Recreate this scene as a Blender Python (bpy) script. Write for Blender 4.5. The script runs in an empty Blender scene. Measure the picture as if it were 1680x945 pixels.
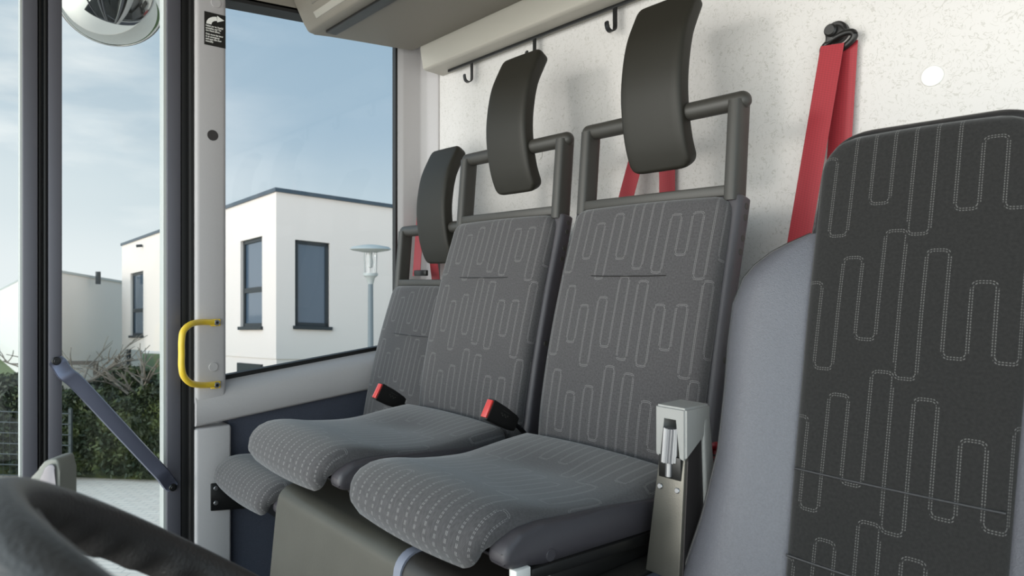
import bpy, bmesh, math, random
from mathutils import Vector, Matrix
R = math.radians
C = bpy.context.scene.collection
SC = bpy.context.scene

# ------------------------------------------------------------------ camera
CZ = 1.0                                  # eye height over the cab floor
F = 1120.0                                # focal length in pixels (24 mm)
YAW = math.atan2(.7527, .6585)
cd = bpy.data.cameras.new('camera'); cam = bpy.data.objects.new('camera', cd); C.objects.link(cam)
cam.location = (0, 0, CZ); cam.rotation_euler = (R(90), 0, YAW)
cd.sensor_width = 36; cd.lens = 24; cd.shift_y = -15.5 / 1680
cd.clip_start = .02; cd.clip_end = 500
cd.dof.use_dof = True; cd.dof.focus_distance = 1.5; cd.dof.aperture_fstop = 8
SC.camera = cam
SC.view_settings.view_transform = 'Standard'; SC.view_settings.look = 'None'
SC.view_settings.gamma = 1; SC.view_settings.use_curve_mapping = False
SC.view_settings.exposure = 0.0

# ------------------------------------------------------------------ node helper
class X:
    nt = None
    def __init__(s, k): s.k = k
    @staticmethod
    def op(o, a, b=None, c=None):
        n = X.nt.nodes.new('ShaderNodeMath'); n.operation = o
        for i, v in enumerate((a, b, c)):
            if v is None: continue
            if isinstance(v, X): X.nt.links.new(v.k, n.inputs[i])
            else: n.inputs[i].default_value = v
        return X(n.outputs[0])
    def __add__(a, b): return X.op('ADD', a, b)
    __radd__ = __add__
    def __mul__(a, b): return X.op('MULTIPLY', a, b)
    __rmul__ = __mul__
    def __sub__(a, b): return X.op('SUBTRACT', a, b)
    def __rsub__(a, b): return X.op('SUBTRACT', b, a)
def new_mat(name):
    m = bpy.data.materials.new(name); m.use_nodes = True
    nt = m.node_tree; b = nt.nodes['Principled BSDF']
    return m, nt, b
def srgb(r, g, b):
    f = lambda c: ((c/255+.055)/1.055)**2.4 if c > 10 else c/255/12.92
    return (f(r), f(g), f(b), 1)
def coords(nt, scale=1, kind='Object'):
    t = nt.nodes.new('ShaderNodeTexCoord'); mp = nt.nodes.new('ShaderNodeMapping')
    mp.inputs['Scale'].default_value = (scale,)*3 if not isinstance(scale, tuple) else scale
    nt.links.new(t.outputs[kind], mp.inputs[0]); return mp.outputs[0]
def plain(name, col, rough=.5, metal=0, grain=0, gscale=600, var=0, vscale=6, spec=.5, coat=0):
    m, nt, b = new_mat(name)
    b.inputs['Base Color'].default_value = col; b.inputs['Roughness'].default_value = rough
    b.inputs['Metallic'].default_value = metal; b.inputs['Specular IOR Level'].default_value = spec
    b.inputs['Coat Weight'].default_value = coat
    if grain:
        n = nt.nodes.new('ShaderNodeTexNoise'); n.inputs['Scale'].default_value = gscale; n.inputs['Detail'].default_value = 3
        nt.links.new(coords(nt), n.inputs['Vector'])
        bp = nt.nodes.new('ShaderNodeBump'); bp.inputs['Strength'].default_value = grain; bp.inputs['Distance'].default_value = .001
        nt.links.new(n.outputs[0], bp.inputs['Height']); nt.links.new(bp.outputs[0], b.inputs['Normal'])
    if var:
        n = nt.nodes.new('ShaderNodeTexNoise'); n.inputs['Scale'].default_value = vscale; n.inputs['Detail'].default_value = 6
        nt.links.new(coords(nt), n.inputs['Vector'])
        mx = nt.nodes.new('ShaderNodeMix'); mx.data_type = 'RGBA'
        mx.inputs['A'].default_value = tuple(c*(1-var) for c in col[:3])+(1,)
        mx.inputs['B'].default_value = tuple(min(1, c*(1+var)) for c in col[:3])+(1,)
        nt.links.new(n.outputs[0], mx.inputs['Factor']); nt.links.new(mx.outputs['Result'], b.inputs['Base Color'])
    return m

# ------------------------------------------------------------------ world and sun
w = bpy.data.worlds.new('sky'); SC.world = w; w.use_nodes = True
nt = w.node_tree; nt.nodes.clear()
out = nt.nodes.new('ShaderNodeOutputWorld'); bg = nt.nodes.new('ShaderNodeBackground')
tc = nt.nodes.new('ShaderNodeTexCoord'); sx = nt.nodes.new('ShaderNodeSeparateXYZ')
nt.links.new(tc.outputs['Generated'], sx.inputs[0])
rp = nt.nodes.new('ShaderNodeValToRGB'); rp.color_ramp.interpolation = 'EASE'
els = rp.color_ramp.elements
els[0].position = 0; els[0].color = srgb(226, 234, 236)
els[1].position = 1; els[1].color = srgb(140, 175, 205)
e = els.new(.10); e.color = srgb(192, 209, 217)
e = els.new(.22); e.color = srgb(166, 190, 206)
e = els.new(.38); e.color = srgb(158, 184, 202)
nt.links.new(sx.outputs[2], rp.inputs[0])
mp = nt.nodes.new('ShaderNodeMapping'); mp.inputs['Scale'].default_value = (2.2, 2.2, 8.5); mp.inputs['Location'].default_value = (.35, .1, .75)
mp.inputs['Rotation'].default_value = (R(-9), R(6), 0)
nt.links.new(tc.outputs['Generated'], mp.inputs[0])
no = nt.nodes.new('ShaderNodeTexNoise'); no.inputs['Scale'].default_value = 1.6; no.inputs['Detail'].default_value = 6; no.inputs['Roughness'].default_value = .5
nt.links.new(mp.outputs[0], no.inputs['Vector'])
cr = nt.nodes.new('ShaderNodeValToRGB'); cr.color_ramp.elements[0].position = .50; cr.color_ramp.elements[1].position = .68
nt.links.new(no.outputs[0], cr.inputs[0])
mx = nt.nodes.new('ShaderNodeMix'); mx.data_type = 'RGBA'; mx.inputs['B'].default_value = srgb(236, 242, 243)
X.nt = nt
lf = nt.nodes.new('ShaderNodeVectorMath'); lf.operation = 'DOT_PRODUCT'; lf.inputs[1].default_value = (-.6585, -.7527, 0)
nt.links.new(tc.outputs['Generated'], lf.inputs[0])
sm = nt.nodes.new('ShaderNodeMapRange'); sm.interpolation_type = 'SMOOTHSTEP'; sm.inputs[1].default_value = .22; sm.inputs[2].default_value = .62
nt.links.new(lf.outputs['Value'], sm.inputs[0])
lowm = nt.nodes.new('ShaderNodeMapRange'); lowm.interpolation_type = 'SMOOTHSTEP'; lowm.inputs[1].default_value = .40; lowm.inputs[2].default_value = .02
nt.links.new(sx.outputs[2], lowm.inputs[0])
cf = X.op('MINIMUM', X(cr.outputs[0])*(X(sm.outputs[0])*.62+.05)+X(sm.outputs[0])*(X(lowm.outputs[0])*.5+.12), 1)
nt.links.new(cf.k, mx.inputs['Factor']); nt.links.new(rp.outputs[0], mx.inputs['A'])
nt.links.new(mx.outputs['Result'], bg.inputs[0])
# added warm glow: brightens the sky behind the camera to fill the cab
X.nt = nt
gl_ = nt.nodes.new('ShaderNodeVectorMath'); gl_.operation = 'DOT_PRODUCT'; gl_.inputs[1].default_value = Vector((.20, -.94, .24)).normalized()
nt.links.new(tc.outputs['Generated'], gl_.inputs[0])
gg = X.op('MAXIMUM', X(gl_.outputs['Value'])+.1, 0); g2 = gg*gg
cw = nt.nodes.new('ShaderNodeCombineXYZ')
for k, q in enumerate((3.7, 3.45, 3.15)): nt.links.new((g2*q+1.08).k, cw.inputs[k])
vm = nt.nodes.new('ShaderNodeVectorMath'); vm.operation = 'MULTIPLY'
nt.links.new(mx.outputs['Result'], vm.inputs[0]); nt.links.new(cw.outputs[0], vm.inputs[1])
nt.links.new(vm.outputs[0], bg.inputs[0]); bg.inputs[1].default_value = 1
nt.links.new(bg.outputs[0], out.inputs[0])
ld = bpy.data.lights.new('sun', 'SUN'); ld.energy = .65; ld.angle = R(10); ld.color = (1, .96, .9)
sun = bpy.data.objects.new('sun', ld); C.objects.link(sun)
sun.rotation_euler = Vector((.36, .93, -.13)).to_track_quat('-Z', 'Y').to_euler()

# ------------------------------------------------------------------ pixels to points on real planes
def ray(px, py):
    u = (px-840)/F
    return Vector((.6585*u-.7527, .7527*u+.6585, (457-py)/F))
CAM = Vector((0, 0, CZ))
def on_x(px, py, x): d = ray(px, py); return CAM + d*(x/d.x)
def on_y(px, py, y): d = ray(px, py); return CAM + d*(y/d.y)
def at(px, py, z): return CAM + ray(px, py)*z

# ------------------------------------------------------------------ mesh helpers
def obj(name, bm, mat, parent=None, smooth=40, label=None, kind=None):
    me = bpy.data.meshes.new(name)
    bmesh.ops.recalc_face_normals(bm, faces=bm.faces)
    bm.to_mesh(me); bm.free()
    if mat: me.materials.append(mat)
    for p in me.polygons: p.use_smooth = smooth > 15
    if smooth > 15: me.set_sharp_from_angle(angle=R(smooth))
    o = bpy.data.objects.new(name, me); C.objects.link(o)
    if parent: o.parent = parent
    if label: o['label'] = label
    if kind: o['kind'] = kind
    return o
def thing(name, label, cat, loc=(0, 0, 0), group=None):
    o = bpy.data.objects.new(name, None); C.objects.link(o); o.location = loc; o.empty_display_size = .1
    o['label'] = label; o['category'] = cat
    if group: o['group'] = group
    return o
def tag(o, label, cat, group=None):
    o['label'] = label; o['category'] = cat
    if group: o['group'] = group
    return o
def struct(name, bm, mat, label=None, parent=None, smooth=40):
    o = obj(name, bm, mat, parent, smooth)
    if not parent:
        o['kind'] = 'structure'
        if label: o['label'] = label
    return o
def box(bm, a, b, bev=0, seg=2, M=None):
    a, b = Vector(a), Vector(b)
    r = bmesh.ops.create_cube(bm, size=1)
    vs = r['verts']; c = (a+b)/2; s = b-a
    for v in vs: v.co = Vector((v.co.x*s.x, v.co.y*s.y, v.co.z*s.z))+c
    if bev:
        es = list({e for v in vs for e in v.link_edges})
        rr = bmesh.ops.bevel(bm, geom=es, offset=bev, segments=seg, affect='EDGES', profile=.5)
        vs = list({v for f in rr['faces'] for v in f.verts} | {v for v in vs if v.is_valid})
    if M is not None:
        for v in vs: v.co = M @ v.co
    return vs
def prism(bm, pts, axis, a, b, bev=0, seg=2):
    """pts: outline in the two other axes (in xyz order), extruded along axis from a to b"""
    def mk(p, t):
        if axis == 'x': return (t, p[0], p[1])
        if axis == 'y': return (p[0], t, p[1])
        return (p[0], p[1], t)
    v0 = [bm.verts.new(mk(p, a)) for p in pts]; v1 = [bm.verts.new(mk(p, b)) for p in pts]
    fs = [bm.faces.new(v0), bm.faces.new(v1[::-1])]
    n = len(pts)
    for i in range(n): fs.append(bm.faces.new((v0[i], v1[i], v1[(i+1) % n], v0[(i+1) % n])))
    if bev:
        es = list({e for f in fs for e in f.edges})
        bmesh.ops.bevel(bm, geom=es, offset=bev, segments=seg, affect='EDGES', profile=.5)
    return bm
def slab(bm, P, Q, bev=0, seg=2):
    """solid between two matching 3D outlines"""
    v0 = [bm.verts.new(p) for p in P]; v1 = [bm.verts.new(p) for p in Q]; n = len(P)
    fs = [bm.faces.new(v0), bm.faces.new(v1[::-1])]
    for i in range(n): fs.append(bm.faces.new((v0[i], v1[i], v1[(i+1) % n], v0[(i+1) % n])))
    if bev:
        es = list({e for f in fs for e in f.edges})
        bmesh.ops.bevel(bm, geom=es, offset=bev, segments=seg, affect='EDGES', profile=.5)
def smooth_path(pts, n=8):
    pts = [Vector(p) for p in pts]; out = []
    for i in range(len(pts)-1):
        p0 = pts[max(i-1, 0)]; p1 = pts[i]; p2 = pts[i+1]; p3 = pts[min(i+2, len(pts)-1)]
        for k in range(n):
            t = k/n
            out.append(.5*((2*p1)+(p2-p0)*t+(2*p0-5*p1+4*p2-p3)*t*t+(3*p1-p0-3*p2+p3)*t**3))
    out.append(pts[-1]); return out
def tube(bm, pts, r, seg=14, ball=False, flat=None):
    pts = [Vector(p) for p in pts]; n = len(pts)
    rs = r if isinstance(r, (list, tuple)) else [r]*n
    if ball:
        d0 = (pts[0]-pts[1]).normalized(); d1 = (pts[-1]-pts[-2]).normalized()
        A, B = [], []
        for k in range(1, 6):
            a = k/5*math.pi/2*.97
            A.insert(0, (pts[0]+d0*rs[0]*math.sin(a), rs[0]*math.cos(a)))
            B.append((pts[-1]+d1*rs[-1]*math.sin(a), rs[-1]*math.cos(a)))
        pts = [a[0] for a in A]+pts+[b[0] for b in B]; rs = [a[1] for a in A]+list(rs)+[b[1] for b in B]; n = len(pts)
    rings = []; up = None
    for i, p in enumerate(pts):
        t = (pts[min(i+1, n-1)]-pts[max(i-1, 0)]).normalized()
        if up is None:
            up = Vector((0, 0, 1)) if abs(t.z) < .9 else Vector((1, 0, 0))
        s = t.cross(up).normalized(); up = s.cross(t).normalized()
        fx, fy = flat if flat else (1, 1)
        rings.append([bm.verts.new(p+(s*math.cos(a)*fx+up*math.sin(a)*fy)*rs[i]) for a in [2*math.pi*k/seg for k in range(seg)]])
    for a, b in zip(rings, rings[1:]):
        for k in range(seg): bm.faces.new((a[k], a[(k+1) % seg], b[(k+1) % seg], b[k]))
    bm.faces.new(rings[0][::-1]); bm.faces.new(rings[-1])
def disc(bm, c, n, r, h, seg=24, bev=0):
    """short cylinder from c along n"""
    n = Vector(n).normalized(); q = n.to_track_quat('Z', 'Y').to_matrix()
    prof = [(r, 0), (r, h-bev), (r-bev, h)] if bev else [(r, 0), (r, h)]
    rings = [[bm.verts.new(Vector(c)+q @ Vector((a*math.cos(t), a*math.sin(t), z))) for t in [2*math.pi*k/seg for k in range(seg)]] for a, z in prof]
    for a, b in zip(rings, rings[1:]):
        for k in range(seg): bm.faces.new((a[k], a[(k+1) % seg], b[(k+1) % seg], b[k]))
    bm.faces.new(rings[0][::-1]); bm.faces.new(rings[-1])
def lathe(bm, prof, M=Matrix(), seg=32):
    rings = [[bm.verts.new(M @ Vector((max(a, 1e-4)*math.cos(t), max(a, 1e-4)*math.sin(t), z))) for t in [2*math.pi*k/seg for k in range(seg)]] for a, z in prof]
    for a, b in zip(rings, rings[1:]):
        for k in range(seg): bm.faces.new((a[k], a[(k+1) % seg], b[(k+1) % seg], b[k]))
    bm.faces.new(rings[0][::-1]); bm.faces.new(rings[-1])
def arr(f):
    return f if callable(f) else (lambda t: f)
def pad(path, hw, tf, tb, r=.02, Re=(.04, .04), rt=(.02, .02), crown=0, side=-1, step=.012, uo=0, dish=None, vo=0):
    """Upholstered pad: a rounded-rectangle section swept along a side profile (y, z).
    side=-1: the front normal is the left normal of the path direction turned towards -y / +z."""
    P = smooth_path([(0, a, b) for a, b in path], 10)
    L = [0]
    for a, b in zip(P, P[1:]): L.append(L[-1]+(b-a).length)
    tot = L[-1]
    def ev(s):
        s = min(max(s, 0), tot)
        for i in range(len(P)-1):
            if L[i+1] >= s-1e-9:
                t = (s-L[i])/(L[i+1]-L[i]+1e-12); return P[i].lerp(P[i+1], t)
        return P[-1]
    ss = set()
    n = int(tot/step)
    for k in range(n+1): ss.add(round(tot*k/n, 5))
    for k in range(8):
        a = 1-math.cos(k/8*math.pi/2)
        for q, E in ((Re[0], 0), (rt[0], 0)): ss.add(round(q*a, 5))
        for q in (Re[1], rt[1]): ss.add(round(tot-q*a, 5))
    ss = sorted(ss)
    bm = bmesh.new(); uvl = bm.loops.layers.uv.new('UVMap'); uvd = {}
    hwf, tff, tbf = arr(hw), arr(tf), arr(tb)
    rings = []
    for s in ss:
        t = s/tot; p = ev(s); d = (ev(s+.004)-ev(s-.004)).normalized()
        nn = Vector((0, d.z, -d.y))*side
        h, f, b = hwf(t), tff(t), tbf(t)
        for dist, Rr, q in ((s, Re[0], rt[0]), (tot-s, Re[1], rt[1])):
            if dist < Rr: h -= Rr-math.sqrt(max(Rr*Rr-(Rr-dist)**2, 0))
            if dist < q:
                c = q-math.sqrt(max(q*q-(q-dist)**2, 0)); f -= c*min(1, f/q*.9); b -= c*min(1, b/q*.9)
        rr = min(r, (f+b)/2*.98, h*.9)
        sec = []
        K = 5; NX = 10
        for k in range(NX+1):                      # front face
            x = -(h-rr)+2*(h-rr)*k/NX; q = x/max(h, 1e-6)
            z = f+crown*(1-q*q)*1.0
            if dish: z -= dish(x, t)
            sec.append((x, z, x))
        for cx, cz, a0 in ((h-rr, f-rr, 90), (h-rr, -b+rr, 0)):
            for k in range(0 if a0 == 0 else 1, K+1):
                a = R(a0-90*k/K); x = cx+rr*math.cos(a); z = cz+rr*math.sin(a)
                sec.append((x, z, x+(f-z)))
        m = len(sec)
        for cx, cz, a0 in ((-(h-rr), -b+rr, -90), (-(h-rr), f-rr, -180)):
            for k in range(0, K+1 if a0 == -90 else K):
                a = R(a0-90*k/K); x = cx+rr*math.cos(a); z = cz+rr*math.sin(a)
                sec.append((x, z, x-(f-z)))
        ring = []
        for x, z, u in sec:
            v = bm.verts.new(p+nn*z+Vector((x, 0, 0))); uvd[v] = (u+uo, s+vo); ring.append(v)
        rings.append(ring)
    fs = []
    for a, b in zip(rings, rings[1:]):
        k = len(a)
        for i in range(k): fs.append(bm.faces.new((a[i], a[(i+1) % k], b[(i+1) % k], b[i])))
    fs.append(bm.faces.new(rings[0][::-1])); fs.append(bm.faces.new(rings[-1]))
    for f in fs:
        for l in f.loops: l[uvl].uv = uvd[l.vert]
    return bm
def copy_tree(o, parent=None):
    c = o.copy(); C.objects.link(c); c.parent = parent
    for ch in [x for x in C.objects if x.parent == o]: copy_tree(ch, c)
    return c

# ------------------------------------------------------------------ materials
def fabric(name, base, line, p=.0245, H=.185, weave=2.0, ph=0.0, rib=0.2, lstr=1.0):
    m, nt, b = new_mat(name); X.nt = nt
    t = nt.nodes.new('ShaderNodeUVMap'); s = nt.nodes.new('ShaderNodeSeparateXYZ'); nt.links.new(t.outputs[0], s.inputs[0])
    U = X(s.outputs[0])+10*p*2+ph*p; V = X(s.outputs[1])
    def A(i):
        ev = X.op('LESS_THAN', X.op('FRACT', i*.5), .25)
        T = X.op('SINE', i*2.4)*.035; B = X.op('SINE', i*1.9+1.0)*.025-.135
        return ev*T+(1-ev)*B, ev
    x = U*(1/p); i = X.op('FLOOR', x); dx = (x-i-.5)*p
    Ai, ev = A(i); An, _ = A(i+X.op('SIGN', dx)); sg = ev*2-1
    mm = .012; r = .0075
    w_ = X.op('FLOORED_MODULO', sg*(Ai-V)+mm, H)-mm
    Lw = X.op('ABSOLUTE', Ai-An)-r
    qx = X.op('ABSOLUTE', dx)-(p/2-r); qy = r-w_
    mxx = X.op('MAXIMUM', qx, 0); myy = X.op('MAXIMUM', qy, 0)
    sd = X.op('MINIMUM', X.op('MAXIMUM', qx, qy), 0)+X.op('SQRT', mxx*mxx+myy*myy)-r
    d = X.op('ABSOLUTE', X.op('ABSOLUTE', sd)-.0014)
    ln = X.op('LESS_THAN', d, .00043)*X.op('LESS_THAN', w_, Lw)
    leg = X.op('GREATER_THAN', w_, r*.7)
    dv = X.op('LESS_THAN', X.op('FRACT', V*(1/.0034)), .58); du = X.op('LESS_THAN', X.op('FRACT', U*(1/.0034)), .58)
    st = ln*(leg*dv+(1-leg)*du)*lstr
    # woven ribs and mottling
    wv = X.op('SINE', (U+V*.5)*(2*math.pi/.0022))*X.op('SINE', (V-U*.35)*(2*math.pi/.0026))
    n = nt.nodes.new('ShaderNodeTexNoise'); n.inputs['Scale'].default_value = 260; n.inputs['Detail'].default_value = 4
    nt.links.new(t.outputs[0], n.inputs['Vector'])
    f = wv*rib+X(n.outputs[0])*.5*weave+(1-.25*weave)
    mx = nt.nodes.new('ShaderNodeMix'); mx.data_type = 'RGBA'; mx.blend_type = 'MULTIPLY'; mx.inputs['Factor'].default_value = 1
    mx.inputs['A'].default_value = base
    cb = nt.nodes.new('ShaderNodeCombineXYZ')
    for k in range(3): nt.links.new(f.k, cb.inputs[k])
    nt.links.new(cb.outputs[0], mx.inputs['B'])
    m2 = nt.nodes.new('ShaderNodeMix'); m2.data_type = 'RGBA'; m2.inputs['B'].default_value = line
    nt.links.new(mx.outputs['Result'], m2.inputs['A']); nt.links.new(st.k, m2.inputs['Factor'])
    nt.links.new(m2.outputs['Result'], b.inputs['Base Color'])
    b.inputs['Roughness'].default_value = .92; b.inputs['Specular IOR Level'].default_value = .15
    b.inputs['Sheen Weight'].default_value = .25; b.inputs['Sheen Roughness'].default_value = .5
    bp = nt.nodes.new('ShaderNodeBump'); bp.inputs['Strength'].default_value = .35; bp.inputs['Distance'].default_value = .0006
    hh = f+st*.8
    nt.links.new(hh.k, bp.inputs['Height']); nt.links.new(bp.outputs[0], b.inputs['Normal'])
    return m
M_fab = fabric('grey_seat_fabric', srgb(74, 72, 73), srgb(180, 178, 176), lstr=.5)
M_fabd = fabric('charcoal_seat_fabric', srgb(37, 36, 35), srgb(106, 104, 102), p=.0255, ph=.3)
M_vinyl = plain('grey_vinyl', srgb(92, 92, 98), .42, grain=.8, gscale=700, var=.22, vscale=350)
M_vdark = plain('dark_vinyl', srgb(42, 41, 42), .4, grain=.3)
M_head = plain('headrest_foam', srgb(36, 34, 28), .5, spec=.35, grain=.12, gscale=500)
M_frame = plain('seat_frame_plastic', srgb(56, 54, 50), .45, grain=.25, gscale=900)
M_shell = plain('seat_shell_plastic', srgb(66, 63, 67), .3, grain=.5, gscale=1400)
M_black = plain('black_plastic', srgb(22, 21, 20), .4)
M_blackm = plain('black_metal', srgb(16, 16, 17), .35)
M_rubber = plain('black_rubber', srgb(16, 15, 15), .6)
M_trim = plain('grey_cab_trim', srgb(180, 176, 176), .5, grain=.25, gscale=500, var=.03, vscale=150)
M_roof = plain('roof_trim', srgb(124, 118, 108), .6, grain=.1, gscale=500)
M_roofl = plain('roof_ledge_trim', srgb(165, 160, 150), .55, grain=.1, gscale=500)
M_carpet = plain('slate_carpet', srgb(74, 77, 88), .95, grain=.8, gscale=700, var=.2, vscale=300, spec=.1)
M_floor = plain('floor_rubber', srgb(30, 30, 31), .8, var=.2)
M_cover = plain('engine_cover_metal', srgb(80, 78, 71), .38, metal=.35, grain=.1, gscale=200, var=.14, vscale=14)
M_coverd = plain('cover_rubber_mat', srgb(44, 41, 38), .42, var=.25, vscale=60)
M_strip = plain('edge_strip', srgb(120, 124, 138), .4)
M_door = plain('door_aluminium', srgb(98, 97, 104), .45, metal=.3, var=.04, vscale=12)
M_doorl = plain('door_edge', srgb(190, 192, 188), .4, metal=.3)
M_strut = plain('brace_steel', srgb(105, 108, 125), .33, metal=.6)
M_steel = plain('bright_steel', srgb(150, 150, 152), .35, metal=.8)
M_chrome = plain('chrome', srgb(205, 205, 200), .05, metal=1)
M_yellow = plain('yellow_paint', srgb(244, 205, 60), .35, coat=.3)
M_wheel = plain('wheel_leather', srgb(46, 44, 43), .42, grain=.8, gscale=330)
M_white = plain('white_plug', srgb(222, 220, 216), .4)
M_post = plain('post_grey', srgb(150, 149, 146), .45, grain=.3, gscale=900)
M_bronze = plain('bronze_grey_metal', srgb(100, 97, 90), .35, metal=.5, grain=.2, gscale=500)
M_bronzed = plain('dark_bronze_metal', srgb(64, 60, 60), .4, metal=.4)
def m_web(name, col):
    m, nt, b = new_mat(name); X.nt = nt
    t = nt.nodes.new('ShaderNodeUVMap'); s = nt.nodes.new('ShaderNodeSeparateXYZ'); nt.links.new(t.outputs[0], s.inputs[0])
    U = X(s.outputs[0]); V = X(s.outputs[1])
    f = X.op('SINE', V*(2*math.pi/.0045)+U*400)*.1+X.op('SINE', U*(2*math.pi/.006))*.07+.95
    cb = nt.nodes.new('ShaderNodeCombineXYZ')
    for k in range(3): nt.links.new(f.k, cb.inputs[k])
    mx = nt.nodes.new('ShaderNodeMix'); mx.data_type = 'RGBA'; mx.blend_type = 'MULTIPLY'; mx.inputs['Factor'].default_value = 1
    mx.inputs['A'].default_value = col; nt.links.new(cb.outputs[0], mx.inputs['B']); nt.links.new(mx.outputs['Result'], b.inputs['Base Color'])
    b.inputs['Roughness'].default_value = .55; b.inputs['Sheen Weight'].default_value = .3
    return m
M_belt = m_web('red_webbing', srgb(152, 28, 40))
M_redp = plain('red_button', srgb(205, 60, 55), .25, coat=.5)
M_redm = plain('red_plastic', srgb(150, 30, 40), .4)

def m_wall():
    m, nt, b = new_mat('patterned_wall_fabric')
    n = nt.nodes.new('ShaderNodeTexNoise'); n.inputs['Scale'].default_value = 62; n.inputs['Detail'].default_value = 1.2; n.inputs['Distortion'].default_value = 1.6
    nt.links.new(coords(nt), n.inputs['Vector']); X.nt = nt
    v = X(n.outputs[0]); ln = X.op('LESS_THAN', X.op('ABSOLUTE', v-.5), .022)
    n2 = nt.nodes.new('ShaderNodeTexNoise'); n2.inputs['Scale'].default_value = 90; n2.inputs['Detail'].default_value = 2
    nt.links.new(coords(nt), n2.inputs['Vector'])
    ln = ln*X.op('GREATER_THAN', X(n2.outputs[0]), .46)
    mx = nt.nodes.new('ShaderNodeMix'); mx.data_type = 'RGBA'
    mx.inputs['A'].default_value = srgb(206, 202, 199); mx.inputs['B'].default_value = srgb(188, 184, 179)
    nt.links.new(ln.k, mx.inputs['Factor']); nt.links.new(mx.outputs['Result'], b.inputs['Base Color'])
    b.inputs['Roughness'].default_value = .6; b.inputs['Specular IOR Level'].default_value = .4
    return m
M_wall = m_wall()
def m_glass(name, tint, refl=.05):
    m = bpy.data.materials.new(name); m.use_nodes = True; nt = m.node_tree; nt.nodes.clear()
    o = nt.nodes.new('ShaderNodeOutputMaterial'); t = nt.nodes.new('ShaderNodeBsdfTransparent'); g = nt.nodes.new('ShaderNodeBsdfGlossy')
    t.inputs[0].default_value = tint; g.inputs['Roughness'].default_value = .02
    mxs = nt.nodes.new('ShaderNodeMixShader'); mxs.inputs[0].default_value = refl
    nt.links.new(t.outputs[0], mxs.inputs[1]); nt.links.new(g.outputs[0], mxs.inputs[2]); nt.links.new(mxs.outputs[0], o.inputs[0])
    return m
M_glassd = m_glass('door_glass', (.97, .98, .98, 1), .02)
M_glassw = m_glass('side_window_glass', (.95, .965, .98, 1), .02)
M_lampg = m_glass('lamp_glass', (.9, .9, .9, 1), .12)
M_housew = plain('white_render', srgb(232, 216, 206), .9, var=.015, vscale=30)
M_houseb = plain('pale_render', srgb(244, 234, 226), .9, var=.02, vscale=30)
M_anth = plain('anthracite_frame', srgb(38, 43, 46), .5)
M_pane = plain('window_pane', srgb(70, 85, 100), .06, spec=1.0)
M_cop = plain('roof_coping', srgb(60, 72, 82), .5)
M_copl = plain('light_coping', srgb(190, 190, 186), .5)
M_lampm = plain('lamp_metal', srgb(170, 170, 165), .5)
M_pole = plain('pole_grey', srgb(110, 116, 118), .5)
M_bark = plain('bark', srgb(120, 108, 95), .9)
M_wood = plain('weathered_wood', srgb(80, 70, 62), .9)
M_lawn = plain('lawn', srgb(92, 104, 60), 1, var=.3, vscale=5)
def m_leaf():
    m, nt, b = new_mat('hedge_leaves')
    n = nt.nodes.new('ShaderNodeTexNoise'); n.inputs['Scale'].default_value = 3.5; n.inputs['Detail'].default_value = 8
    nt.links.new(coords(nt), n.inputs['Vector'])
    cr = nt.nodes.new('ShaderNodeValToRGB'); e = cr.color_ramp.elements
    e[0].position = .35; e[0].color = srgb(34, 42, 20); e[1].position = .68; e[1].color = srgb(92, 98, 48)
    e.new(.5).color = srgb(52, 60, 32)
    nt.links.new(n.outputs[0], cr.inputs[0]); nt.links.new(cr.outputs[0], b.inputs['Base Color']); b.inputs['Roughness'].default_value = .6
    return m
M_leaf = m_leaf()
def m_pave():
    m, nt, b = new_mat('pale_pavers')
    br = nt.nodes.new('ShaderNodeTexBrick'); br.inputs['Scale'].default_value = 1
    br.inputs['Brick Width'].default_value = .2; br.inputs['Row Height'].default_value = .1; br.inputs['Mortar Size'].default_value = .006
    br.inputs['Color1'].default_value = srgb(238, 216, 198); br.inputs['Color2'].default_value = srgb(246, 226, 208); br.inputs['Mortar'].default_value = srgb(205, 188, 174)
    nt.links.new(coords(nt), br.inputs['Vector']); nt.links.new(br.outputs[0], b.inputs['Base Color']); b.inputs['Roughness'].default_value = .9
    return m
M_pave = m_pave()

# ================================================================== THE CAB SHELL
XS = -2.12        # glass plane of the side wall
YW = 1.42         # back wall
XR = .42
# floor, back wall, ceiling
bm = bmesh.new(); box(bm, (XS-.03, -.85, -.05), (XR, YW+.05, 0)); struct('floor', bm, M_floor)
bm = bmesh.new(); box(bm, (-2.03, YW, .86), (XR, YW+.03, 1.98)); struct('wall_back', bm, M_wall)
bm = bmesh.new(); box(bm, (-2.12, YW-.012, 0), (XR, YW+.03, .86)); o = struct('trim_9', bm, M_black, 'black lower panel of the back wall')
bm = bmesh.new(); box(bm, (XS-.03, -.75, 1.98), (XR, YW+.03, 2.02)); struct('ceiling', bm, M_roof)
# header over side window and door
bm = bmesh.new(); p0 = on_x(375, 3, -2.09); p1 = on_x(505, 28, -2.09)
sl = (p1.z-p0.z)/(p1.y-p0.y); z0 = p0.z-sl*(p0.y-.60); z1 = p0.z+sl*(YW-p0.y)
slab(bm, [(XS-.03, .60, z0), (XS-.03, YW, z1), (XS-.03, YW, 1.98), (XS-.03, .60, 1.98)], [(-2.06, .60, z0), (-2.06, YW, z1), (-2.06, YW, 1.98), (-2.06, .60, 1.98)], .004)
struct('trim_1', bm, M_roof, 'dark roof header over the side window')
bm = bmesh.new(); box(bm, (XS-.03, -.75, 1.93), (-2.06, .60, 1.98)); struct('trim_2', bm, M_roof, 'roof header over the door')
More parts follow.
